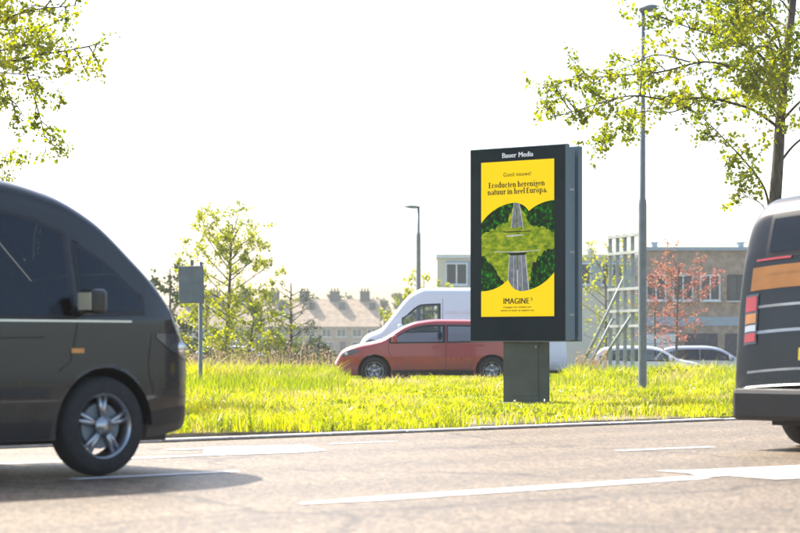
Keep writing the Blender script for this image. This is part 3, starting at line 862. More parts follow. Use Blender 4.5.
class Car:
    """x forward from the tail (0) to the nose (L), y left, z up; the wheels stand on z = 0"""
    def __init__(s, name, label, cat, loc, heading, L, Wd, top, bot, plan, belt, tumble, rc, wheels, wr, paint, group=None):
        s.L, s.w, s.belt, s.tum, s.rc, s.wr = L, Wd / 2, belt, tumble, rc, wr
        s.top = interp(top); s.bot = interp(bot); s.plan = interp(plan)
        s.root = empty(name, loc, heading)
        tag(s.root, label, cat, group)
        s.paint = paint
        # stations spaced by arc length of the roof line
        xx = np.linspace(0, L, 4000); zz = s.top(xx)
        ds = np.hypot(np.diff(xx), np.diff(zz)); cs = np.concatenate([[0], np.cumsum(ds)])
        st = np.interp(np.linspace(0, cs[-1], 290), cs, xx)
        NS, NA, NT = 52, 8, 14
        rings = []
        for x in st:
            pts = s.section(x, NS, NA, NT)
            rings.append(pts)
        n = len(rings[0])
        V = np.array([q for r in rings for q in r])
        keep = []
        inside = np.zeros(len(V), bool)
        s.wheels = wheels
        RA_ = wr + 0.055
        side = np.abs(V[:, 1]) > 0.55 * s.w
        for wx in wheels:
            dd = np.hypot(V[:, 0] - wx, V[:, 2] - wr)
            inside |= (dd < RA_) & side & (V[:, 2] < 2 * wr + 0.2)
        faces = []
        for i in range(len(rings) - 1):
            for j in range(n - 1):
                f = (i * n + j, (i + 1) * n + j, (i + 1) * n + j + 1, i * n + j + 1)
                if all(inside[k] for k in f): continue
                faces.append(f)
        for k in np.nonzero(inside)[0]:
            for wx in wheels:
                dx, dz = V[k, 0] - wx, V[k, 2] - wr
                r = math.hypot(dx, dz)
                if 1e-6 < r < RA_:
                    V[k, 0] = wx + dx / r * RA_; V[k, 2] = wr + dz / r * RA_
        s.V, s.F, s.n, s.nr = V, faces, n, len(rings)
        s.cut = np.zeros(len(V), bool)
        s.raw = np.array([q for r in rings for q in r])
        # underside and wheel housings
        u = MB()
        u.box(0.12, L - 0.12, -s.w * 0.62, s.w * 0.62, 0.2, 0.32)
        for wx in wheels:
            for sd in (-1, 1):
                vs = []; fs = []; nn = 16
                for i in range(nn + 1):
                    a = PI * i / nn
                    for y in (s.w * 0.58, s.w * 0.985):
                        vs.append((wx + (RA_ - 0.004) * math.cos(a), sd * y, wr + (RA_ - 0.004) * math.sin(a)))
                    if i: fs.append((2 * i - 2, 2 * i, 2 * i + 1, 2 * i - 1))
                vs += [(wx + (RA_ - 0.004) * math.cos(PI * i / nn), sd * s.w * 0.58, wr + (RA_ - 0.004) * math.sin(PI * i / nn)) for i in range(nn + 1)]
                fs.append(tuple(range(2 * nn + 2, 3 * nn + 3)))
                u.add(vs, fs)
        u.build('underbody', M['black'], s.root)
        for wx in wheels:
            for sd in (-1, 1):
                s.wheel(wx, sd)
    def finish(s, seats=((1.3, 1), (1.3, -1), (2.25, 1), (2.25, -1))):
        n = s.n
        fs = [f for f in s.F if not any(s.cut[k] for k in f)]
        fs.append(tuple(range(n))[::-1])
        fs.append(tuple((s.nr - 1) * n + j for j in range(n)))
        m = MB(); m.v = [tuple(q) for q in s.V]; m.f = fs
        s.body = m.build('body', s.paint, s.root, True)
        it = MB().box(0.45, s.L - 0.9, -s.w * 0.8, s.w * 0.8, 0.33, 0.42)
        it.build('cabin_floor', M['black'], s.root)
        for (x, sd) in seats:
            y = sd * s.w * 0.42; zb = 0.42; up = s.belt + 0.02
            st = MB().box(x, x + 0.48, y - 0.24, y + 0.24, zb + .02, zb + 0.2)
            v8 = [(x - .12, y - .24, up), (x - .02, y - .24, up), (x - .02, y + .24, up), (x - .12, y + .24, up), (x, y - .24, zb + .2), (x + .13, y - .24, zb + .2), (x + .13, y + .24, zb + .2), (x, y + .24, zb + .2)]
            st.add(v8, [(0, 1, 2, 3), (7, 6, 5, 4), (0, 4, 5, 1), (1, 5, 6, 2), (2, 6, 7, 3), (3, 7, 4, 0)])
            st.add(*ellipsoid((x - .09, y, up + .12), (.05, .14, .10)))
            st.build('seat', M['cloth'], s.root, bevel=0.03)
        xd = s.L * 0.705
        MB().box(xd, xd + .35, -s.w * .8, s.w * .8, .6, s.belt - .05).build('dashboard', M['black'], s.root, bevel=0.04)
        sw = [(xd - .12 + .05 * math.sin(2 * PI * i / 20), s.w * .42 + .18 * math.cos(2 * PI * i / 20), s.belt - .04 + .17 * math.sin(2 * PI * i / 20)) for i in range(21)]
        MB().tube(sw, 0.016, 6, False).build('steering_wheel', M['black'], s.root, True)
        return s
    def cut_side(s, sd, lower, upper):
        lo, up = interp(lower), interp(upper)
        R_ = s.raw
        k = (R_[:, 0] > lower[0][0]) & (R_[:, 0] < lower[-1][0]) & (R_[:, 1] * sd > 0.3)
        k &= (R_[:, 2] > lo(R_[:, 0])) & (R_[:, 2] < np.minimum(up(R_[:, 0]), s.top(R_[:, 0]) - 0.06))
        s.cut |= k
    def cut_over(s, x0, x1, y0f, y1f, z_range=None):
        R_ = s.raw
        zt = s.top(R_[:, 0]); r = np.minimum(s.rc, (zt - s.bot(R_[:, 0])) * .45)
        ye = np.array([s.hw(a, b - c_) - c_ * 1.25 for a, b, c_ in zip(R_[:, 0], zt, r)])
        k = (R_[:, 0] > x0) & (R_[:, 0] < x1) & (R_[:, 1] > ye * y0f) & (R_[:, 1] < ye * y1f) & (R_[:, 2] > zt - 0.02)
        if z_range: k &= (zt > z_range[0]) & (zt < z_range[1])
        s.cut |= k
    def screen(s, name, x0, x1, y0f, y1f, off=0.006, z_range=None):
        """glass over the roof line with a black border, the body behind it cut open"""
        g = s.over(name, x0, x1, y0f, y1f, off, M['glass'], z_range=z_range)
        a0, a1 = y0f, y1f
        e = 0.05 * (a1 - a0)
        s.cut_over(x0, x1, a0, a1, z_range)
        d = 0.03
        if z_range:
            z0, z1 = z_range; dz = 0.045
            parts = [(x0, x1, a0 - e, a1 + e, (z0 - dz, z0 + .004)), (x0, x1, a0 - e, a1 + e, (z1 - .004, z1 + dz * .7)), (x0, x1, a0 - e, a0 + .004, (z0, z1)), (x0, x1, a1 - .004, a1 + e, (z0, z1))]
        else:
            parts = [(x0 - d, x0 + .006, a0 - e, a1 + e, None), (x1 - .006, x1 + d, a0 - e, a1 + e, None), (x0, x1, a0 - e, a0 + .004, None), (x0, x1, a1 - .004, a1 + e, None)]
        for (p0, p1, q0_, q1_, zr) in parts:
            s.over('screen_trim', p0, p1, q0_, q1_, 0.003, M['black'], g, n=16, k=4, z_range=zr)
    def hw(s, x, z):
        w = float(s.plan(x)) * s.w
        zm = 0.62
        if z < zm: return w * (1 - 0.05 * ((zm - z) / 0.4) ** 2)
        if z < s.belt: return w * (1 - 0.012 * (z - zm) / max(0.05, s.belt - zm))
        return w * 0.988 - s.tum * (z - s.belt)
    def section(s, x, NS, NA, NT):
        zt, zb = float(s.top(x)), float(s.bot(x))
        r = min(s.rc, (zt - zb) * 0.45)
        half = []
        for i in range(NS):
            z = zb + (zt - r - zb) * i / (NS - 1)
            half.append((s.hw(x, z), z))
        w0 = s.hw(x, zt - r)
        rr = r * 1.25
        for i in range(1, NA + 1):
            a = PI / 2 * i / NA
            half.append((w0 - rr * (1 - math.cos(a)), zt - r + r * math.sin(a)))
        ye = w0 - rr
        for i in range(1, NT + 1):
            y = ye * (1 - i / NT)
            half.append((y, zt + 0.035 * (1 - (y / max(ye, 0.01)) ** 2)))
        return [(x, -y, z) for y, z in half] + [(x, y, z) for y, z in half[::-1][1:]]
    def wheel(s, wx, sd):
        r = s.wr; wd = 0.2
        y0 = sd * (s.w * 0.985 - wd / 2)
        hub = MB().lathe([(0.001, -0.03), (0.15, -0.03), (0.15, 0.03), (0.001, 0.03)], 20, 'Y', (wx, y0 + sd * 0.01, r)).build('wheel', M['steel_dark'], s.root)
        MB().lathe([(r * 0.66, -wd / 2), (r * 0.9, -wd / 2 - 0.004), (r * 0.975, -wd / 2 + 0.025), (r, -wd / 2 + 0.06), (r, wd / 2 - 0.06), (r * 0.975, wd / 2 - 0.025), (r * 0.9, wd / 2 + 0.004), (r * 0.66, wd / 2), (r * 0.64, 0), (r * 0.66, -wd / 2)], 40, 'Y', (wx, y0, r)).build('tyre', M['rubber'], hub, True)
        rim = MB().lathe([(r * 0.655, -wd / 2 + 0.01), (r * 0.655, wd / 2 - 0.01), (r * 0.61, wd / 2 - 0.02), (r * 0.61, -wd / 2 + 0.02), (r * 0.655, -wd / 2 + 0.01)], 32, 'Y', (wx, y0, r))
        yo = y0 + sd * (wd / 2 - 0.035)
        for k in range(5):
            a = 2 * PI * k / 5 + 0.3
            for e in (-0.13, 0.13):
                c0 = Vector((wx + 0.05 * math.cos(a), yo, r + 0.05 * math.sin(a)))
                c1 = Vector((wx + r * 0.63 * math.cos(a + e), yo - sd * 0.012, r + r * 0.63 * math.sin(a + e)))
                rim.tube([c0, c1], [0.022, 0.018], 6)
        rim.lathe([(0.001, 0.012), (0.06, 0.008), (0.065, -0.02), (0.001, -0.02)], 16, 'Y', (wx, yo, r))
        rim.build('rim', M['alloy'], hub, True)
    # patches lying on the surface
    def side(s, name, sd, lower, upper, off=0.004, m=None, parent=None, n=24, k=6):
        lo, up = interp(lower), interp(upper)
        xa, xb = max(lower[0][0], upper[0][0]), min(lower[-1][0], upper[-1][0])
        vs = []; fs = []
        for i in range(n + 1):
            x = xa + (xb - xa) * i / n
            a, b = float(lo(x)), float(up(x))
            zt = float(s.top(x)); r = min(s.rc, (zt - float(s.bot(x))) * 0.45)
            b = min(b, zt - r * 0.55)
            a = min(a, b - 0.001)
            for j in range(k + 1):
                z = a + (b - a) * j / k
                if z <= zt - r: y = s.hw(x, z)
                else:
                    w0 = s.hw(x, zt - r); q = min(1, (z - (zt - r)) / r)
                    y = w0 - r * 1.25 * (1 - math.sqrt(max(0, 1 - q * q)))
                vs.append((x, sd * (y + off), z))
        for i in range(n):
            for j in range(k):
                f = (i * (k + 1) + j, (i + 1) * (k + 1) + j, (i + 1) * (k + 1) + j + 1, i * (k + 1) + j + 1)
                fs.append(f if sd < 0 else f[::-1])
        return MB().add(vs, fs).build(name, m or M['glass'], parent or s.root, True)
    def window(s, sd, lower, upper):
        gl = s.side('side_window', sd, lower, upper, 0.006, M['glass'])
        s.cut_side(sd, lower, upper)
        g = 0.03; e = 0.003
        lo, up = interp(lower), interp(upper)
        xa, xb = lower[0][0], lower[-1][0]
        X = [xa + (xb - xa) * i / 12 for i in range(13)]
        def tops(x): return min(float(up(x)), float(s.top(x)) - min(s.rc, .5) * .55)
        s.side('window_trim', sd, [(xa - g, float(lo(xa)) - g)] + [(x, float(lo(x)) - g) for x in X[1:-1]] + [(xb + g, float(lo(xb)) - g)],
               [(xa - g, float(lo(xa)) + e)] + [(x, float(lo(x)) + e) for x in X[1:-1]] + [(xb + g, float(lo(xb)) + e)], 0.003, M['black'], gl, k=2)
        s.side('window_trim', sd, [(xa - g, tops(xa) - e)] + [(x, tops(x) - e) for x in X[1:-1]] + [(xb + g, tops(xb) - e)],
               [(xa - g, tops(xa) + g * .8)] + [(x, tops(x) + g * .8) for x in X[1:-1]] + [(xb + g, tops(xb) + g * .8)], 0.003, M['black'], gl, k=2)
        for (x0, x1) in ((xa - g, xa + e), (xb - e, xb + g)):
            xm = min(max(x0, xa), xb); xn = min(max(x1, xa), xb)
            s.side('window_trim', sd, [(x0, float(lo(xm)) - g), (x1, float(lo(xn)) - g)], [(x0, tops(xm) + g * .5), (x1, tops(xn) + g * .5)], 0.0035, M['black'], gl, n=3)
    def lamp(s, sd, lower, upper, lens):
        h = s.side('headlight', sd, lower, upper, 0.006, M['lamp_housing'])
        x, z, r = lens
        MB().add(*ellipsoid((x, sd * (s.hw(x, z) + 0.002), z), (r * 1.3, 0.012, r))).build('reflector', M['chrome'], h, True)
    def over(s, name, x0, x1, y0f, y1f, off=0.005, m=None, parent=None, n=20, k=10, z_range=None, taper=0.0):
        """patch over the roof line from x0 to x1 (windscreen, rear window, bonnet shut line)"""
        if z_range:   # steep tail or nose: choose x by height
            xs_ = np.linspace(x0, x1, 2000); zs_ = s.top(xs_)
            o = np.argsort(zs_)
            st = np.interp(np.linspace(z_range[0], z_range[1], n + 1), zs_[o], xs_[o])
        else:
            st = np.linspace(x0, x1, n + 1)
        vs = []; fs = []
        for i, x in enumerate(st):
            x = float(x)
            zt, zb = float(s.top(x)), float(s.bot(x))
            dz = (float(s.top(x + 0.004)) - float(s.top(x - 0.004))) / 0.008
            nn = math.hypot(1, dz)
            r = min(s.rc, (zt - zb) * 0.45)
            ye = s.hw(x, zt - r) - r * 1.25
            f = 1 - taper * i / n
            for j in range(k + 1):
                y = ye * (y0f + (y1f - y0f) * j / k) * f
                z = zt + 0.035 * (1 - (y / max(ye, 0.01)) ** 2) if abs(y) <= ye else zt - 0.35 * r * ((abs(y) - ye) / (r * 1.25)) ** 2
                vs.append((x - dz / nn * off, y, z + off / nn))
        for i in range(n):
            for j in range(k):
                fs.append((i * (k + 1) + j, (i + 1) * (k + 1) + j, (i + 1) * (k + 1) + j + 1, i * (k + 1) + j + 1))
        return MB().add(vs, fs).build(name, m or M['glass'], parent or s.root, True)
    def seam(s, sd, pts, wd=0.008):
        vs = []; fs = []
        for i, (x, z) in enumerate(pts):
            a = pts[min(i + 1, len(pts) - 1)]; b = pts[max(i - 1, 0)]
            dx, dz = a[0] - b[0], a[1] - b[1]; l = math.hypot(dx, dz) or 1
            nx_, nz_ = -dz / l * wd / 2, dx / l * wd / 2
            for q in ((x + nx_, z + nz_), (x - nx_, z - nz_)):
                vs.append((q[0], sd * (s.hw(q[0], q[1]) + 0.0025), q[1]))
            if i: fs.append((2 * i - 2, 2 * i, 2 * i + 1, 2 * i - 1))
        return MB().add(vs, fs).build('door_seam', M['black'], s.root)
    def handle(s, sd, x, z):
        y = s.hw(x, z)
        MB().box(x - 0.09, x + 0.09, *sorted((sd * (y + 0.003), sd * (y + 0.03))), z - 0.015, z + 0.015).build('door_handle', s.paint, s.root, bevel=0.008)
    def mirror(s, sd, x, z):
        y = s.hw(x, z)
        o = MB().box(x - 0.05, x + 0.07, *sorted((sd * (y + 0.06), sd * (y + 0.25))), z - 0.01, z + 0.15).build('wing_mirror', s.paint, s.root, bevel=0.035)
        o.modifiers[0].segments = 4
        MB().tube([(x, sd * (y - 0.02), z), (x + .01, sd * (y + 0.1), z + 0.03)], [0.04, 0.025], 8).build('mirror_arm', M['black'], o, True)
        MB().box(x - 0.054, x - 0.0505, *sorted((sd * (y + 0.085), sd * (y + 0.225))), z + .015, z + .125).build('mirror_glass', M['chrome'], o)

def ellipsoid(c, r, n=14, k=8):
    vs = []; fs = []
    for i in range(k + 1):
        ph = PI * i / k
        for j in range(n):
            a = 2 * PI * j / n
            vs.append((c[0] + r[0] * math.sin(ph) * math.cos(a), c[1] + r[1] * math.sin(ph) * math.sin(a), c[2] + r[2] * math.cos(ph)))
    for i in range(k):
        for j in range(n):
            fs.append((i * n + j, i * n + (j + 1) % n, (i + 1) * n + (j + 1) % n, (i + 1) * n + j))
    return vs, fs

def dens(pts, n=10):
    out = []
    for a, b in zip(pts[:-1], pts[1:]):
        out += [(a[0] + (b[0] - a[0]) * i / n, a[1] + (b[1] - a[1]) * i / n) for i in range(n)]
    return out + [pts[-1]]

ROAD_RZ = math.atan2(UQ.y, UQ.x)

# dark minivan entering on the left, heading right
L = 4.75
c = Car('minivan', 'dark grey minivan driving in from the left on the main road', 'van', (0, 0, 0.004), ROAD_RZ, L, 1.88,
        [(0, .58), (.05, .95), (.14, 1.25), (.3, 1.62), (.55, 1.84), (1.2, 1.91), (2.6, 1.95), (3.2, 1.92), (3.6, 1.84), (3.9, 1.70), (4.2, 1.45), (4.45, 1.20), (4.56, 1.04), (4.67, .88), (4.73, .70), (L, .52)],
        [(0, .42), (.12, .30), (.5, .25), (4.2, .24), (4.6, .28), (L, .38)],
        [(0, .84), (.2, .94), (.7, 1.0), (3.7, 1.0), (4.25, .96), (4.55, .88), (4.7, .77), (L, .66)], 1.02, 0.24, 0.13, (0.95, 3.88), 0.325, car_paint('dark_grey_paint', (0.024, 0.025, 0.024), 0.2, 0.6))
VP = 11.42                      # near flank of the van, just beyond the dashed line
Zn = VP / (-(206 - 400) / FPX * math.cos(RA) + math.sin(RA))
q, p = to_road(Vector(((206 - 400) / FPX * Zn, Zn, 0)))
pos = road(q - L + 0.05, VP + 0.94, 0.005)
c.root.location = pos
for sd in (-1, 1):
    c.window(sd, [(2.62, 1.04), (3.2, 1.04), (3.62, 1.04)], [(2.62, 1.72), (3.0, 1.71), (3.35, 1.66), (3.62, 1.56)])
    c.window(sd, [(1.52, 1.04), (2.54, 1.04)], [(1.52, 1.72), (2.54, 1.72)])
    c.window(sd, [(.5, 1.06), (1.44, 1.04)], [(.5, 1.60), (.9, 1.70), (1.44, 1.72)])
    c.window(sd, [(3.72, 1.06), (4.2, 1.08)], [(3.72, 1.50), (3.9, 1.40), (4.2, 1.16)])
    c.seam(sd, dens([(2.58, 1.0), (2.58, .38), (3.45, .34)])); c.seam(sd, dens([(3.66, 1.0), (3.60, .75), (3.50, .68)])); c.seam(sd, dens([(1.48, 1.0), (1.48, .36), (2.55, .36)]))
    c.seam(sd, dens([(.6, .86), (3.4, .90)]), 0.012)
    c.side('sill_trim', sd, [(1.36, .25), (3.46, .25)], [(1.36, .36), (3.46, .36)], 0.008, M['black'])
    c.handle(sd, 2.75, .93); c.handle(sd, 1.7, .93); c.mirror(sd, 3.66, 1.06)
    c.seam(sd, dens([(4.28, .92), (4.24, .70), (4.30, .52), (4.68, .50)]), .007)
    c.side('side_rub_strip', sd, [(1.40, .52), (3.42, .52)], [(1.40, .575), (3.42, .575)], 0.012, M['black'])
    c.side('indicator', sd, [(3.60, .80), (3.70, .80)], [(3.60, .83), (3.70, .83)], 0.008, M['amber_lens'])
    c.side('belt_trim', sd, [(.5, 1.0), (4.1, 1.0)], [(.5, 1.012), (4.1, 1.012)], 0.006, M['chrome'])
    c.lamp(sd, [(4.32, .90), (4.5, .80), (4.67, .74)], [(4.32, .925), (4.5, .93), (4.67, .85)], (4.57, .83, .045))
    c.side('bumper_trim', sd, [(4.24, .30), (4.66, .34)], [(4.24, .40), (4.66, .44)], 0.007, M['black'])
    c.side('tail_light', sd, [(.1, .85), (.32, .85)], [(.1, 1.1), (.32, 1.35)], 0.006, M['red_lens'])
c.screen('windscreen', 3.62, 4.36, -.95, .95)
c.screen('rear_window', .13, .36, -.9, .9, z_range=(1.22, 1.66))
c.finish(((1.0, 1), (1.0, -1), (1.95, 1), (1.95, -1), (2.85, 1), (2.85, -1)))

# dark van leaving on the right, heading right
L = 5.0
dv = car_paint('dark_blue_grey_paint', (0.014, 0.017, 0.020), 0.1, 0.35)
c = Car('panel_van', 'dark blue grey van with an orange band leaving the picture at right', 'van', (0, 0, 0.004), ROAD_RZ, L, 1.9,
        [(0, .50), (.03, .85), (.07, 1.2), (.12, 1.65), (.2, 1.93), (.4, 2.07), (.9, 2.11), (3.4, 2.12), (3.7, 2.02), (4.2, 1.45), (4.45, 1.22), (4.8, 1.05), (4.95, .8), (L, .5)],
        [(0, .30), (.1, .26), (.6, .25), (4.5, .25), (L, .36)],
        [(0, .92), (.12, .965), (.45, 1.0), (4.1, 1.0), (4.7, .9), (L, .72)], 1.1, 0.10, 0.15, (0.98, 4.0), 0.335, dv)
q, p = to_road(gnd(731, 346 + EYE * FPX / 17.7))
c.root.location = road(q, 9.05 + 0.95, 0.005)
ban = [('body_band', 1.30, 1.49, 'orange'), ('body_stripe', 1.150, 1.172, 'stripe'), ('body_stripe', .94, .965, 'band'), ('body_stripe', .625, .645, 'stripe')]
for nm, z0, z1, mm in ban:
    c.over(nm, .001, .3, -1.10, 1.10, 0.004, M[mm], z_range=(z0, z1), n=4)
    for sd in (-1, 1):
        c.side(nm, sd, [(.2, z0), (3.6, z0)], [(.2, z1), (3.6, z1)], 0.004, M[mm])
c.screen('rear_window', .05, .3, -.9, -.06, 0.006, z_range=(1.60, 1.88)); c.screen('rear_window', .05, .3, .06, .9, 0.006, z_range=(1.60, 1.88))
c.over('door_seam', .005, .3, -.012, .012, 0.006, M['black'], z_range=(.55, 1.98), k=2)
c.over('number_plate', .005, .1, -.36, .36, 0.012, mat('yellow_plate', (.7, .5, .02), .5), z_range=(.7, .8), n=3)
MB().box(-0.07, 0.16, -0.86, 0.86, 0.24, 0.5).build('rear_bumper', M['black'], c.root, bevel=0.04)
for sd in (-1, 1):
    tl = c.over('tail_light', .005, .2, sd * .97, sd * 1.15, 0.010, M['lamp_housing'], z_range=(.86, 1.27), n=8, k=4)
    for (z0, z1, mm) in ((1.13, 1.25, 'red_lens'), (1.03, 1.11, 'amber_lens'), (.965, 1.015, 'lamp_lens'), (.88, .95, 'red_lens')):
        c.over('lens', .005, .2, sd * .985, sd * 1.135, 0.016, M[mm], tl, z_range=(z0, z1), n=4, k=4)
    c.over('marker_light', .005, .2, sd * .55, sd * 1.05, 0.014, M['red_lens'], z_range=(1.535, 1.553), n=2, k=4)
    c.window(sd, [(3.1, 1.12), (3.95, 1.12)], [(3.1, 1.75), (3.5, 1.74), (3.95, 1.38)])
    c.side('sill_trim', sd, [(1.4, .26), (3.5, .26)], [(1.4, .38), (3.5, .38)], 0.008, M['black'])
    c.seam(sd, dens([(1.9, 1.9), (1.9, .4), (3.0, .4), (3.0, 1.9)])); c.mirror(sd, 3.95, 1.15); c.handle(sd, 3.2, 1.02)
c.screen('windscreen', 3.74, 4.25, -.95, .95)
c.finish(((2.9, 1), (2.9, -1)))

HATCH_TOP = [(0, .58), (.03, .80), (.10, .98), (.28, 1.22), (.52, 1.39), (.95, 1.45), (1.9, 1.46), (2.35, 1.41), (2.62, 1.32), (3.18, .99), (3.35, .945), (3.75, .86), (4.02, .74), (4.12, .60), (4.18, .48)]
HATCH_BOT = [(0, .40), (.12, .30), (.5, .22), (3.7, .21), (4.05, .24), (4.18, .34)]
HATCH_PLAN = [(0, .78), (.12, .90), (.5, .985), (1.2, 1.0), (3.0, 1.0), (3.6, .95), (3.95, .84), (4.1, .72), (4.18, .58)]
def hatch(label, name, loc, rz, paint, group=None, H=1.0, sill=None):
    L = 4.18
    c = Car(name, label, 'car', loc, rz, L, 1.76, [(a, b * H) for a, b in HATCH_TOP], HATCH_BOT, HATCH_PLAN, 0.93, 0.32, 0.10, (0.74, 3.30), 0.305, paint, group)
    for sd in (-1, 1):
        c.window(sd, [(1.78, .94), (2.4, .935), (2.95, .93)], [(1.78, 1.33 * H), (2.1, 1.325 * H), (2.45, 1.26 * H), (2.95, 1.0 * H)])
        c.window(sd, [(.78, .97), (1.70, .94)], [(.78, 1.28 * H), (1.15, 1.32 * H), (1.70, 1.33 * H)])
        c.window(sd, [(.40, 1.0), (.70, .98)], [(.40, 1.10 * H), (.70, 1.255 * H)])
        c.seam(sd, dens([(1.74, .92), (1.74, .34), (2.78, .30)])); c.seam(sd, dens([(3.0, .92), (2.98, .7), (2.84, .5)])); c.seam(sd, dens([(1.12, .55), (1.22, .34), (1.72, .33)]))
        c.side('sill_trim', sd, [(1.14, .225), (2.9, .225)], [(1.14, .32), (2.9, .32)], 0.008, M['black'])
        c.handle(sd, 1.95, .83); c.handle(sd, 1.0, .86); c.mirror(sd, 2.85, .93)
        c.lamp(sd, [(3.62, .72), (3.8, .65), (4.03, .60)], [(3.62, .745), (3.8, .77), (4.03, .69)], (3.9, .675, .035))
        c.side('tail_light', sd, [(.05, .74), (.34, .78)], [(.05, .92), (.34, .94)], 0.006, M['red_lens'])
    c.screen('windscreen', 2.62, 3.12, -.95, .95)
    c.screen('rear_window', .1, .5, -.85, .85, z_range=(1.04 * H, 1.32 * H))
    c.finish(((1.0, 1), (1.0, -1), (1.95, 1), (1.95, -1)))
    return c

red = car_paint('red_paint', (0.33, 0.035, 0.035), 0.1)
Y = 46.75 + 0.88
c = hatch('red hatchback driving left on the side road behind the grass verge', 'hatchback', ((334 - 400) / FPX * 46.8 + 4.18, Y, 0.004), PI, red, H=0.97)
hatch('white hatchback parked in the lot behind the lamp post, nose to the right', 'parked_car', ((592 - 400) / FPX * 75, 76.2, -0.594), R(-6), car_paint('white_paint', (0.62, 0.64, 0.66), 0.0), 'cars in the parking area', 0.98)
hatch('silver hatchback parked right of the white parked car', 'parked_car', ((655 - 400) / FPX * 80, 81.0, -0.594), R(-4), car_paint('silver_paint', (0.42, 0.44, 0.46), 0.5), 'cars in the parking area', 0.98)
hatch('blue hatchback parked behind the saplings at left', 'parked_car', ((185 - 400) / FPX * 86, 88.0, -0.6), R(3), car_paint('blue_paint', (0.05, 0.13, 0.24), 0.2), 'cars in the parking area', 0.98)

# white delivery van on the far lane of the side road, behind the red car
L = 4.95
c = Car('delivery_van', 'white and pale blue delivery van behind the red car', 'van', (0, 0, 0.004), PI, L, 1.95,
        [(0, .55), (.03, .95), (.08, 1.5), (.16, 2.02), (.35, 2.17), (.9, 2.2), (3.3, 2.2), (3.62, 2.08), (4.1, 1.55), (4.35, 1.25), (4.75, 1.05), (4.9, .8), (L, .5)],
        [(0, .34), (.2, .28), (4.5, .26), (L, .36)],
        [(0, .93), (.15, .97), (.5, 1.0), (4.0, 1.0), (4.65, .9), (L, .72)], 1.15, 0.08, 0.13, (0.95, 3.95), 0.33, car_paint('pale_blue_white_paint', (0.70, 0.76, 0.80), 0.0))
c.root.location = ((356 - 400) / FPX * 50.3 + L, 50.3 + 0.98, 0.005)
for sd in (-1, 1):
    c.window(sd, [(3.0, 1.2), (3.85, 1.18)], [(3.0, 1.82), (3.4, 1.8), (3.85, 1.48)])
    c.side('body_stripe', sd, [(.2, 1.60), (2.85, 1.60)], [(.2, 1.66), (2.85, 1.66)], 0.004, M['white'])
    c.seam(sd, dens([(1.8, 1.95), (1.8, .4), (2.92, .4), (2.92, 1.95)])); c.mirror(sd, 3.9, 1.2); c.handle(sd, 3.1, 1.05)
    c.side('sill_trim', sd, [(1.4, .27), (3.45, .27)], [(1.4, .4), (3.45, .4)], 0.008, M['black'])
    c.lamp(sd, [(4.40, .92), (4.6, .80), (4.8, .76)], [(4.40, .96), (4.6, 1.0), (4.8, .88)], (4.68, .86, .05))
c.screen('windscreen', 3.66, 4.2, -.95, .95)
c.finish(((2.85, 1), (2.85, -1)))

# ------------------------------------------------------------------ trees
def leaf_cloud(name, P, size, m, parent, squash=0.75):
    P = np.asarray(P, float); n = len(P)
    a = rng.normal(size=(n, 3)); a /= np.linalg.norm(a, axis=1)[:, None]
    b = rng.normal(size=(n, 3)); b -= (a * b).sum(1)[:, None] * a; b /= np.linalg.norm(b, axis=1)[:, None]
    c_ = np.cross(a, b)
    sz = size * (0.4 + 0.95 * rng.random(n) ** 1.2)[:, None]
    l = a * sz; w = b * sz * squash * 0.5; lift = c_ * sz * 0.12
    V = np.empty((n, 6, 3))
    V[:, 0] = P; V[:, 1] = P + l * 0.35 + w * 0.9 + lift; V[:, 2] = P + l * 0.75 + w * 0.75 + lift
    V[:, 3] = P + l; V[:, 4] = P + l * 0.75 - w * 0.75 + lift; V[:, 5] = P + l * 0.35 - w * 0.9 + lift
    base = (np.arange(n) * 6)[:, None]
    q = np.concatenate([base + np.array([[0, 1, 2, 3]]), base + np.array([[0, 3, 4, 5]])])
    return np_mesh(name, V.reshape(-1, 3), q, np.zeros((0, 3), int), m, parent)

def bez(pts, n):
    """Catmull-Rom through the points"""
    pts = [Vector(p) for p in pts]
    P = [pts[0] * 2 - pts[1]] + pts + [pts[-1] * 2 - pts[-2]]
    out = []
    for i in range(1, len(P) - 2):
        for k in range(n):
            t = k / n
            a, b, c_, d = P[i - 1], P[i], P[i + 1], P[i + 2]
            out.append(0.5 * ((2 * b) + (c_ - a) * t + (2 * a - 5 * b + 4 * c_ - d) * t * t + (3 * b - a - 3 * c_ + d) * t ** 3))
    out.append(pts[-1])
    return out

def rvec():
    v = Vector((random.gauss(0, 1), random.gauss(0, 1), random.gauss(0, 1)))
    return v.normalized()

def grow(mb, leaves, start, d, length, r, depth, lpt, droop=0.0, spread=0.9, start_leaf=0.2, cluster=0.10):
    n = max(4, int(length / 0.12))
    p = Vector(start); d = Vector(d).normalized()
    pts = [p.copy()]
    for i in range(n):
        d = (d + rvec() * 0.16 + Vector((0, 0, -droop))).normalized()
        p = p + d * (length / n)
        pts.append(p.copy())
        t = (i + 1) / n
        if depth > 0 and t > 0.2 and random.random() < 0.55:
            nd = (d + rvec() * spread).normalized()
            grow(mb, leaves, p, nd, length * random.uniform(0.35, 0.6), r * 0.5, depth - 1, lpt, droop, spread, 0.1, cluster)
        if t > start_leaf:
            for k in range(lpt):
                leaves.append(p + rvec() * random.uniform(0.01, cluster))
    rad = [r * (1 - 0.8 * i / n) for i in range(n + 1)]
    mb.tube(pts, rad, 5 if r > 0.012 else 3, False)

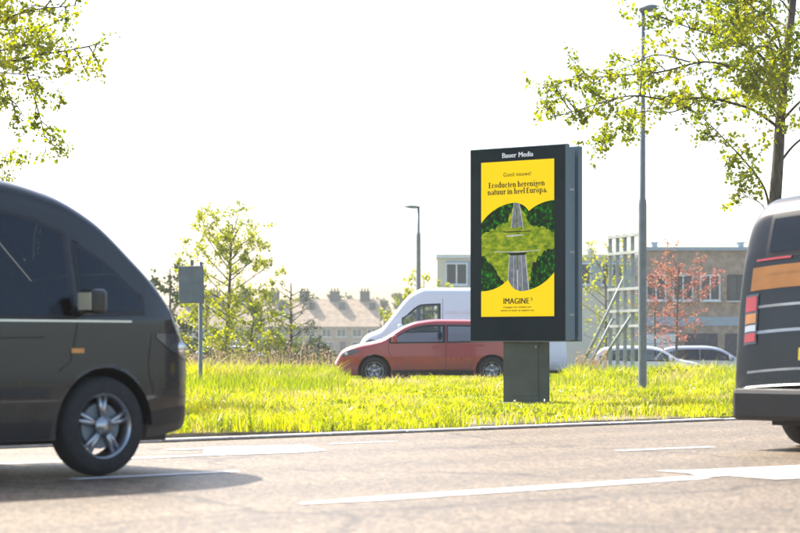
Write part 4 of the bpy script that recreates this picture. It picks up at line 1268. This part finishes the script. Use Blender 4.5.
def tree(name, label, base, trunk_pts, trunk_r, limbs, leafm, leaf_size, lpt, depth=1, droop=0.0, sub=(0.4, 0.9), subn=0.22, group=None, extra=None, leaf0=0.25, spread=0.9, cluster=0.10):
    o = empty(name, base)
    tag(o, label, 'tree', group)
    B = Vector(base)
    tp = bez([Vector(p) - B for p in trunk_pts], 6)
    n = len(tp)
    tm = MB().tube(tp, [trunk_r * (1 - 0.75 * i / (n - 1)) * (1.25 if i == 0 else 1) for i in range(n)], 12)
    tm.build('trunk', M['bark'], o, True)
    br = MB(); leaves = []
    for (pts, r) in limbs:
        lp = bez([Vector(p) - B for p in pts], 8)
        k = len(lp)
        br.tube(lp, [0.72 * r * (1 - 0.78 * i / (k - 1)) for i in range(k)], 7, False)
        acc = 0
        tot = sum((lp[i + 1] - lp[i]).length for i in range(k - 1)); run = 0
        for i in range(1, k):
            seg = (lp[i] - lp[i - 1]); acc += seg.length; run += seg.length
            if run / tot < leaf0: acc = 0; continue
            while acc > subn:
                acc -= subn
                nd = (seg.normalized() * 0.7 + rvec() * spread).normalized()
                ln = random.uniform(*sub) * (1.1 - 0.5 * run / tot)
                grow(br, leaves, lp[i], nd, ln, min(r * 0.35, 0.012), depth, lpt, droop, spread, 0.15, cluster)
    br.build('branches', M['twig'], o, True)
    if leaves: leaf_cloud('crown', [tuple(p) for p in leaves], leaf_size, leafm, o)
    return o

# big tree at right
Y = 31.5
def T(x, y, dy=0.0): return at(x, y, Y + dy) if dy == 0 else Vector(((x - 400) / FPX * (Y + dy), Y + dy, EYE - (y - HORY) / FPX * (Y + dy)))
b = T(770, 400); b.z = 0.0
limbs = [
    ([T(771, 222), T(765, 190, .1), T(748, 165, .2), T(725, 140, .3), T(700, 116, .4), T(678, 105, .5)], 0.026),
    ([T(779, 128), T(757, 112, -.2), T(735, 104, -.4), T(705, 98, -.6), T(670, 100, -.8), T(630, 96, -.9), T(585, 108, -.9), T(552, 118, -.8)], 0.034),
    ([T(781, 108), T(765, 82, .2), T(740, 70, .4), T(705, 62, .6), T(660, 72, .8), T(615, 76, 1.0), T(570, 80, 1.1), T(545, 92, 1.1)], 0.032),
    ([T(782, 92), T(760, 55, -.4), T(730, 40, -.8), T(690, 28, -1.0), T(655, 14, -1.2)], 0.03),
    ([T(786, 60), T(762, 30, .3), T(728, 12, .6), T(690, -8, .9), T(640, -25, 1.0)], 0.03),
    ([T(785, 70), T(775, 30, -.6), T(750, 5, -1.0), T(720, -20, -1.3)], 0.028),
    ([T(783, 85), T(772, 55, .8), T(752, 30, 1.4), T(742, 5, 1.7)], 0.026),
    ([T(778, 165), T(800, 140, .2), T(850, 110, .5), T(920, 90, .8)], 0.03),
    ([T(781, 122), T(802, 100, -.3), T(850, 60, -.6), T(910, 30, -.8)], 0.03),
    ([T(788, 50), T(810, 20, .3), T(850, -40, .5)], 0.03),
    ([T(792, 10), T(770, -50, .3), T(735, -110, .6)], 0.03),
    ([T(793, 0), T(820, -60, -.3), T(850, -130, -.5)], 0.03),
    ([T(795, -40), T(760, -110, -.5), T(720, -160, -.8)], 0.028),
    ([T(700, 100, -.6), T(672, 112, -.5), T(640, 112, -.4), T(612, 122, -.3), T(596, 138, -.2)], 0.016),
    ([T(690, 62, .6), T(655, 55, .5), T(625, 68, .4), T(600, 70, .4)], 0.016),
    ([T(772, 225), T(762, 205, -.2), T(745, 195, -.3), T(738, 188, -.3)], 0.012),
    ([T(780, 118), T(770, 105, -.8), T(755, 90, -1.2), T(735, 85, -1.4)], 0.02),
    ([T(784, 80), T(795, 60, -.8), T(810, 45, -1.2)], 0.02),
    ([T(786, 62), T(770, 48, -.6), T(745, 46, -1.2), T(715, 48, -1.6)], 0.02),
    ([T(790, 30), T(772, 18, .7), T(750, 22, 1.2), T(722, 26, 1.6)], 0.02),
    ([T(783, 88), T(768, 74, -1.0), T(752, 62, -1.5)], 0.02),
    ([T(792, 15), T(780, 0, -.6), T(760, -4, -1.0), T(735, 4, -1.3)], 0.02),
    ([T(782, 100), T(772, 95, .8), T(760, 80, 1.2), T(740, 95, 1.4)], 0.02),
]
tree('broadleaf_tree', 'tall tree with fresh yellow green leaves reaching in from the right edge', b,
     [b - Vector((0, 0, .1)), T(772, 300), T(774, 220), T(778, 160), T(781, 110), T(787, 50), T(793, 0), T(797, -80), T(795, -170)], 0.115,
     limbs, M['leaf_spring'], 0.066, 4, 1, 0.01, (0.3, 0.75), 0.105)

# tree at the left edge
Y = 27.0
b = T(-75, 400); b.z = 0.0
limbs = [
    ([T(-70, 120), T(-30, 80, .1), T(0, 65, .2), T(35, 56, .3), T(70, 50, .4), T(100, 44, .5)], 0.035),
    ([T(-70, 100), T(-40, 50, -.2), T(0, 22, -.4), T(35, 10, -.5), T(75, 6, -.6)], 0.035),
    ([T(-72, 140), T(-40, 100, .4), T(-10, 72, .6), T(20, 58, .6), T(30, 85, .6), T(42, 125, .6), T(46, 150, .6)], 0.026),
    ([T(-70, 150), T(-40, 130, -.3), T(-10, 110, -.4), T(10, 100, -.5), T(25, 118, -.5)], 0.028),
    ([T(-68, 90), T(-30, 30, .6), T(10, 30, .9), T(50, 26, 1.1)], 0.03),
    ([T(-66, 60), T(-30, 0, -.6), T(10, -30, -.9), T(50, -40, -1.1)], 0.03),
    ([T(-60, 40), T(-30, -20, .6), T(20, -50, .9)], 0.03),
    ([T(-58, -40), T(-25, -80, .4), T(10, -110, .6)], 0.03), ([T(-58, -50), T(-95, -85, -.4), T(-125, -120, -.6)], 0.03),
    ([T(-57, -70), T(-40, -120, -.6), T(-20, -165, -.9)], 0.025), ([T(-56, -80), T(-75, -130, .6), T(-90, -175, .8)], 0.025), ([T(-55, -95), T(-52, -140, .1), T(-58, -185, .2)], 0.025),
    ([T(-72, 130), T(-105, 105, .5), T(-140, 100, .8)], 0.025),
    ([T(-75, 100), T(-120, 60), T(-170, 30)], 0.03),
    ([T(-70, 60), T(-110, 0), T(-150, -60)], 0.03),
    ([T(-70, 170), T(-40, 165, .3), T(-15, 155, .4), T(8, 170, .4)], 0.02),
    ([T(-10, 72, .3), T(15, 74, .2), T(45, 78, .1), T(62, 92, .1)], 0.014),
    ([T(-50, 70), T(-20, 55, -.8), T(15, 48, -1.2), T(40, 42, -1.4)], 0.025),
]
tree('broadleaf_tree', 'leafy tree hanging in from the top left corner', b,
     [b - Vector((0, 0, .1)), T(-76, 300), T(-72, 180), T(-70, 100), T(-62, 30), T(-58, -60), T(-54, -110)], 0.12,
     limbs, M['leaf_spring2'], 0.056, 4, 1, 0.02, (0.3, 0.7), 0.10)

def auto_tree(name, label, xpx, Y, ytop, lean, leafm, leaf, lpt, nl, wid, r, first=0.3, depth=1, droop=0.0, group=None, subn=0.3, sub=(0.3, 0.8), cluster=0.12, up=0.5, rnd=False):
    x = (xpx - 400) / FPX * Y
    z0 = gz(x, Y)
    zt = EYE - (ytop - HORY) / FPX * Y
    h = zt - z0
    b = Vector((x, Y, z0))
    tp = [b - Vector((0, 0, .15)), b + Vector((lean * 0.2, 0, h * 0.35)), b + Vector((lean * 0.6, 0.05, h * 0.7)), b + Vector((lean, 0, h))]
    cur = bez(tp, 10)
    limbs = []
    for i in range(nl):
        t = first + (0.96 - first) * i / nl
        P = cur[min(len(cur) - 1, int(t * (len(cur) - 1)))]
        a = i * 2.399 + random.uniform(-.4, .4)
        w = wid * (1.1 - 0.75 * ((t - first) / (1 - first)) ** 1.3) * random.uniform(.75, 1.2)
        u_ = up
        if rnd:
            tt = (t - first) / (1 - first)
            w = wid * (0.45 + 0.75 * math.sin(PI * min(1, 0.12 + 0.95 * tt))) * random.uniform(.55, 1.25)
            u_ = up * (0.5 + 1.8 * tt) * random.uniform(.6, 1.4)
        dvec = Vector((math.cos(a), math.sin(a), 0))
        limbs.append(([P, P + dvec * w * 0.4 + Vector((0, 0, w * u_ * 0.35)), P + dvec * w * 0.75 + Vector((0, 0, w * u_ * 0.7)), P + dvec * w + Vector((0, 0, w * u_ * 0.95))], r * 0.35))
    return tree(name, label, b, tp, r, limbs, leafm, leaf, lpt, depth, droop, sub, subn, group, cluster=cluster, leaf0=0.2)

auto_tree('sapling', 'tall sparse sapling with yellow green leaves right of the grey sign', 226, 66, 226, 0.2, M['leaf_spring2'], 0.075, 2, 40, 1.25, 0.085, 0.16, 2, subn=0.24, up=0.5, sub=(0.35, 0.9), rnd=True)
auto_tree('bushy_tree', 'low bushy tree with bright yellow green leaves beside the tall sapling', 246, 64, 303, 0.3, M['leaf_spring2'], 0.09, 2, 18, 1.5, 0.05, 0.25, 1, subn=0.16)
auto_tree('bare_tree', 'thin nearly bare young tree in front of the row houses', 291, 68, 283, 0.0, M['leaf_dark'], 0.05, 1, 24, 0.9, 0.07, 0.35, 2, subn=0.3)
auto_tree('bushy_tree', 'short yellow green tree at the left behind the grey sign', 206, 72, 300, 0.0, M['leaf_spring2'], 0.12, 2, 14, 1.2, 0.05, 0.25, 1, subn=0.25)
auto_tree('red_tree', 'red leaved tree in front of the brick building right of the lamp post', 676, 76, 262, 0.1, M['leaf_red'], 0.075, 2, 26, 1.05, 0.06, 0.34, 1, subn=0.17, rnd=True)
auto_tree('red_tree', 'smaller red and green tree beside the lamp post', 655, 86, 278, 0.0, M['leaf_red'], 0.09, 1, 16, 0.9, 0.05, 0.34, 1, subn=0.25, rnd=True)
auto_tree('bushy_tree', 'yellow green tree behind the steel sign frame', 606, 82, 255, 0.0, M['leaf_spring2'], 0.10, 1, 24, 1.5, 0.06, 0.2, 1, subn=0.22, rnd=True)
auto_tree('bushy_tree', 'yellow green tree just right of the distant street lamp, above the white van', 424, 92, 279, 0.0, M['leaf_spring2'], 0.13, 2, 16, 1.6, 0.06, 0.3, 1, subn=0.25)
auto_tree('bushy_tree', 'dark rounded tree behind the dark minivan at left', 170, 78, 268, 0.0, M['leaf_dark'], 0.14, 2, 20, 1.7, 0.07, 0.2, 1, subn=0.22)

# far trees between and behind the houses
def blob_tree(label, xpx, Y, ytop, wid):
    x = (xpx - 400) / FPX * Y
    zt = EYE - (ytop - HORY) / FPX * Y
    h = zt + 0.6
    o = empty('distant_tree', (x, Y, -0.6))
    tag(o, label, 'tree', 'distant trees')
    MB().tube([(0, 0, -.2), (0.1, 0, h * .5), (0, 0, h * .85)], [0.28, 0.2, 0.06], 8).build('trunk', M['bark'], o, True)
    P = []
    for i in range(26):
        c0 = Vector((random.gauss(0, .36) * wid, random.gauss(0, .36) * wid, h * (0.62 + 0.34 * random.uniform(-.9, .9))))
        rr = wid * random.uniform(.18, .34)
        for k in range(70):
            P.append(tuple(c0 + rvec() * rr * random.uniform(.3, 1)))
    leaf_cloud('crown', P, 0.45, M['leaf_dark'], o)
far = [(262, 345, 290, 3.0), (318, 350, 294, 2.6), (346, 345, 291, 2.4), (384, 350, 296, 2.6), (402, 345, 292, 2.6), (430, 350, 294, 3.0), (222, 345, 289, 3.4), (188, 345, 288, 3.4)]
fl = ['distant tree over the house roofs behind the bushy tree', 'distant tree over the roof right of the thin bare tree', 'distant tree over the roof above the nose of the red car',
      'distant tree at the right end of the row houses', 'distant tree left of the distant street lamp', 'distant tree between the distant street lamp and the building',
      'distant tree behind the tall sapling', 'distant tree over the roof behind the grey sign']
for (a, lb) in zip(far, fl): blob_tree(lb, *a)

# hedge in front of the houses
def shrub(label, x0, x1, Y, ytop, m, leaf=0.12, n=2600, name='hedge', cat='hedge', zb=None):
    xa, xb = (x0 - 400) / FPX * Y, (x1 - 400) / FPX * Y
    z0 = gz(0, Y) if zb is None else zb
    zt = EYE - (ytop - HORY) / FPX * Y
    o = empty(name, ((xa + xb) / 2, Y, z0)); tag(o, label, cat)
    w = (xb - xa) / 2; h = zt - z0
    P = []
    while len(P) < n:
        x = random.uniform(-w, w); y = random.gauss(0, .35); t = random.random()
        z = h * t
        top = h * (0.72 + 0.28 * math.sin(x * 2.1 + Y) * math.sin(x * 0.83 + 1.3 * Y)) * (1 - (abs(x) / w) ** 6 * .4)
        if z < top: P.append((x, y * (1.1 - .5 * t), z))
    leaf_cloud('foliage', P, leaf, m, o)
    st = MB()
    for k in range(max(3, int(w * 1.2))):
        xx = random.uniform(-w * .85, w * .85)
        st.tube([(xx, 0, -0.05), (xx + random.uniform(-.1, .1), random.uniform(-.1, .1), h * .6)], [0.03, 0.01], 5)
    st.build('stems', M['twig'], o)
    return o
shrub('long dark hedge at the far side of the car park, left', 160, 440, 104, 333, M['leaf_dark'], 0.2, 7000)
shrub('low dark bush left of the red car, by the thin bare tree', 268, 325, 74, 338, M['leaf_dark'], 0.13, 2200, 'bush', 'bush')
shrub('low yellow green bush in front of the white parked car', 552, 596, 56, 368, M['leaf_spring2'], 0.09, 1400, 'bush', 'bush')
shrub('low green bush at the foot of the lamp post, right side', 646, 690, 42.5, 368, M['leaf_spring2'], 0.06, 1700, 'bush', 'bush', 0.06)
shrub('low green bush left of the lamp post foot', 612, 640, 43.0, 370, M['leaf_spring2'], 0.06, 1200, 'bush', 'bush', 0.06)

# ------------------------------------------------------------------ grass
def vnoise(x, y, sc_, seed):
    r_ = np.random.default_rng(seed); G = r_.random((64, 64))
    u, v_ = x * sc_ % 63, y * sc_ % 63
    i, j = u.astype(int), v_.astype(int); a, b = u - i, v_ - j
    a = a * a * (3 - 2 * a); b = b * b * (3 - 2 * b)
    return (G[i, j] * (1 - a) + G[i + 1, j] * a) * (1 - b) + (G[i, j + 1] * (1 - a) + G[i + 1, j + 1] * a) * b

def blades(name, x, y, z, h, w, m, lean=0.45):
    n = len(x)
    a = rng.uniform(0, 2 * PI, n); dx, dy = np.cos(a), np.sin(a)
    b = rng.uniform(0, 2 * PI, n); ln = rng.uniform(0.05, lean, n) * h
    lx, ly = np.cos(b) * ln, np.sin(b) * ln
    V = np.empty((n, 5, 3))
    V[:, 0] = np.c_[x - dx * w / 2, y - dy * w / 2, z - 0.01]; V[:, 1] = np.c_[x + dx * w / 2, y + dy * w / 2, z - 0.01]
    mx, my, mz = x + lx * .35, y + ly * .35, z + h * .58
    V[:, 2] = np.c_[mx + dx * w * .4, my + dy * w * .4, mz]; V[:, 3] = np.c_[mx - dx * w * .4, my - dy * w * .4, mz]
    V[:, 4] = np.c_[x + lx, y + ly, z + h * (1 - 0.15 * rng.random(n))]
    base = (np.arange(n) * 5)[:, None]
    return np_mesh(name, V.reshape(-1, 3), base + np.array([[0, 1, 2, 3]]), base + np.array([[3, 2, 4]]), m)

def verge_pts(n, xa=-9.5, xb=12, ya=14, yb=VBACK - 0.1):
    x = rng.uniform(xa, xb, n); y = rng.uniform(ya, yb, n)
    p_ = x * UP.x + y * UP.y
    ok = (p_ > KERB_P + 0.15 + 0.07 * np.sin(x * 7.0 + y * 5.0) * np.sin(x * 2.3)) & (np.abs(x) < y * 0.245 + 0.3)
    return x[ok], y[ok]
def vzn(x, y):
    return (0.055 + 0.03 * np.sin(x * 0.9 + y * 0.5) * np.sin(y * 0.7 - x * 0.3)) * 0.9

def tall_mask(x, y):
    xp = 400 + x / y * FPX
    left = np.clip((352 - xp) / 30, 0, 1) * np.clip((y - 31) / 8, 0, 1)
    right = np.clip((xp - 548) / 25, 0, 1) * np.clip((y - 37) / 6, 0, 1)
    return np.maximum(left, right * 0.8)
x, y = verge_pts(1150000)
den = 0.35 + 0.9 * vnoise(x + 20, y, 0.8, 1)
bare = vnoise(x + 30, y, 0.55, 5)
den = np.where(bare < 0.30, den * 0.22, den)
p_ = x * UP.x + y * UP.y
ok = rng.random(len(x)) < den * 0.62
x, y = x[ok], y[ok]
h = (0.035 + 0.15 * vnoise(x + 20, y, 1.4, 2) ** 2.2 + 0.07 * vnoise(x + 11, y, 4.5, 12) ** 2 + 0.03 * rng.random(len(x))) * (0.65 + 0.7 * rng.random(len(x)))
h *= np.where(vnoise(x + 30, y, 0.55, 5) < 0.30, 0.6, 1.0)
h *= 1 + 1.4 * tall_mask(x, y)
pk = x * UP.x + y * UP.y - KERB_P
h *= np.clip(0.75 + pk * 0.5, 0.75, 1)
h *= np.clip(0.4 + 0.25 * (np.hypot(x - 1.75, (y - 28.6) * 0.55) - 0.7), 0.4, 1)     # trimmed round the post
w = 0.006 + 0.006 * rng.random(len(x)) + 0.00012 * y
print('blades', len(x))
dry = (rng.random(len(x)) < 0.05 + 0.5 * np.clip((vnoise(x + 13, y + 5, 0.7, 41) - .62) * 4, 0, 1))
g_ = ~dry
tag(blades('verge_grass', x[g_], y[g_], vzn(x[g_], y[g_]), h[g_], w[g_], M['grass'], 0.9), 'bright yellow green grass covering the verge', 'grass', kind='stuff')
tag(blades('dry_grass', x[dry], y[dry], vzn(x[dry], y[dry]), h[dry] * 1.15, w[dry] * .8, M['straw'], 1.1), 'dry straw coloured blades among the verge grass', 'grass', kind='stuff')

x, y = verge_pts(260000, ya=29)
tm_ = tall_mask(x, y)
ok = rng.random(len(x)) < tm_ * 0.75 * (0.4 + 0.8 * vnoise(x + 20, y, 0.9, 7))
x, y = x[ok], y[ok]
xp = 400 + x / y * FPX
h = np.where(xp < 400, 0.43, 0.34) * (0.45 + 0.6 * rng.random(len(x))) * (0.6 + 0.6 * vnoise(x + 20, y, 0.9, 8))
print('tall', len(x))
tag(blades('tall_grass', x, y, vzn(x, y), h, 0.010 + 0.006 * rng.random(len(x)), M['grass_tall'], 0.35), 'taller soft grass along the back of the verge', 'grass', kind='stuff')

# broad-leaved weeds among the grass
x, y = verge_pts(150000)
ok = rng.random(len(x)) < 0.55 * np.clip((vnoise(x + 25, y, 1.3, 31) - .42) * 4, 0, 1)
x, y = x[ok], y[ok]
zt_ = 0.04 + 0.13 * vnoise(x + 20, y, 1.4, 2) ** 1.6
zt_ *= np.clip(0.3 + 0.3 * (np.hypot(x - 1.75, (y - 28.6) * 0.55) - 0.7), 0.3, 1)
P = np.c_[x, y, vzn(x, y) + zt_ * rng.random(len(x)) ** .6 * (1 + tall_mask(x, y))]
print('weeds', len(P))
tag(leaf_cloud('verge_weeds', P, 0.055, M['weed'], None, 0.7), 'low broad leaved weeds among the verge grass', 'weeds', kind='stuff')

# grass beyond the side road
x = rng.uniform(-16, 22, 60000); y = rng.uniform(53.8, 66, 60000)
ok = np.abs(x) < y * 0.25
x, y = x[ok], y[ok]
zz = np.array([gz(a, b) for a, b in zip(x, y)])
tag(blades('rough_grass', x, y, zz, 0.15 + 0.35 * rng.random(len(x)), np.full(len(x), 0.022), M['grass_tall'], 0.5), 'rough grass beyond the side road', 'grass', kind='stuff')

# dry reeds beyond the side road
def reeds(x0, x1, n, hh):
    xp = rng.uniform(x0, x1, n); y = rng.uniform(54.5, 60, n)
    x = (xp - 400) / FPX * y
    h = rng.uniform(.5, 1.0, n) * hh
    return x, y, h
xa = [reeds(170, 345, 520, .85), reeds(190, 335, 90, 1.25), reeds(575, 606, 150, .8)]
x = np.concatenate([a[0] for a in xa]); y = np.concatenate([a[1] for a in xa]); h = np.concatenate([a[2] for a in xa])
zz = np.array([gz(a, b) for a, b in zip(x, y)])
rd = tag(blades('dry_reeds', x, y, zz, h, np.full(len(x), 0.022), M['reed'], 0.2), 'dry brown reeds with plumes beyond the side road', 'reeds', kind='stuff')
P = []
for a, b, c0, d in zip(x, y, zz, h):
    if random.random() < .5:
        for k in range(5):
            P.append((a + random.gauss(0, .03), b + random.gauss(0, .03), c0 + d * random.uniform(.78, 1.02)))
leaf_cloud('plumes', P, 0.075, M['reed'], rd, 0.4)

# wild flowers in the verge
x, y = verge_pts(5200)
cl = vnoise(x + 20, y, 0.5, 21)
ok = (rng.random(len(x)) < 0.22) & (cl > .55) & (np.hypot(x - 1.75, (y - 28.6) * 0.55) > 1.3)
x, y = x[ok], y[ok]
z = vzn(x, y) + rng.uniform(.07, .17, len(x))
P = np.repeat(np.c_[x, y, z], 6, axis=0) + rng.normal(0, .008, (len(x) * 6, 3))
tag(leaf_cloud('yellow_wildflowers', P, 0.019, M['petal_y'], None, 1.0), 'small yellow wild flowers scattered in the verge', 'flowers', kind='stuff')
x, y = verge_pts(2600)
ok = (rng.random(len(x)) < 0.14) & (np.hypot(x - 1.75, (y - 28.6) * 0.55) > 1.3)
x, y = x[ok], y[ok]
z = vzn(x, y) + rng.uniform(.08, .2, len(x))
P = np.repeat(np.c_[x, y, z], 5, axis=0) + rng.normal(0, .009, (len(x) * 5, 3))
tag(leaf_cloud('white_seed_heads', P, 0.015, M['petal_w'], None, 1.0), 'small white seed heads scattered in the verge', 'flowers', kind='stuff')

# ------------------------------------------------------------------ haze
hz = MB().box(-150, 150, -40, 372, -2.0, 14.0)
hm = bpy.data.materials.new('haze'); hm.use_nodes = True
hn = hm.node_tree.nodes
hn.remove(hn['Principled BSDF'])
pv = hn.new('ShaderNodeVolumePrincipled')
pv.inputs['Color'].default_value = (0.95, 0.97, 1.0, 1)
pv.inputs['Density'].default_value = 0.0004
pv.inputs['Anisotropy'].default_value = 0.0
hm.node_tree.links.new(pv.outputs[0], hn['Material Output'].inputs['Volume'])
tag(hz.build('haze', hm), kind='stuff')
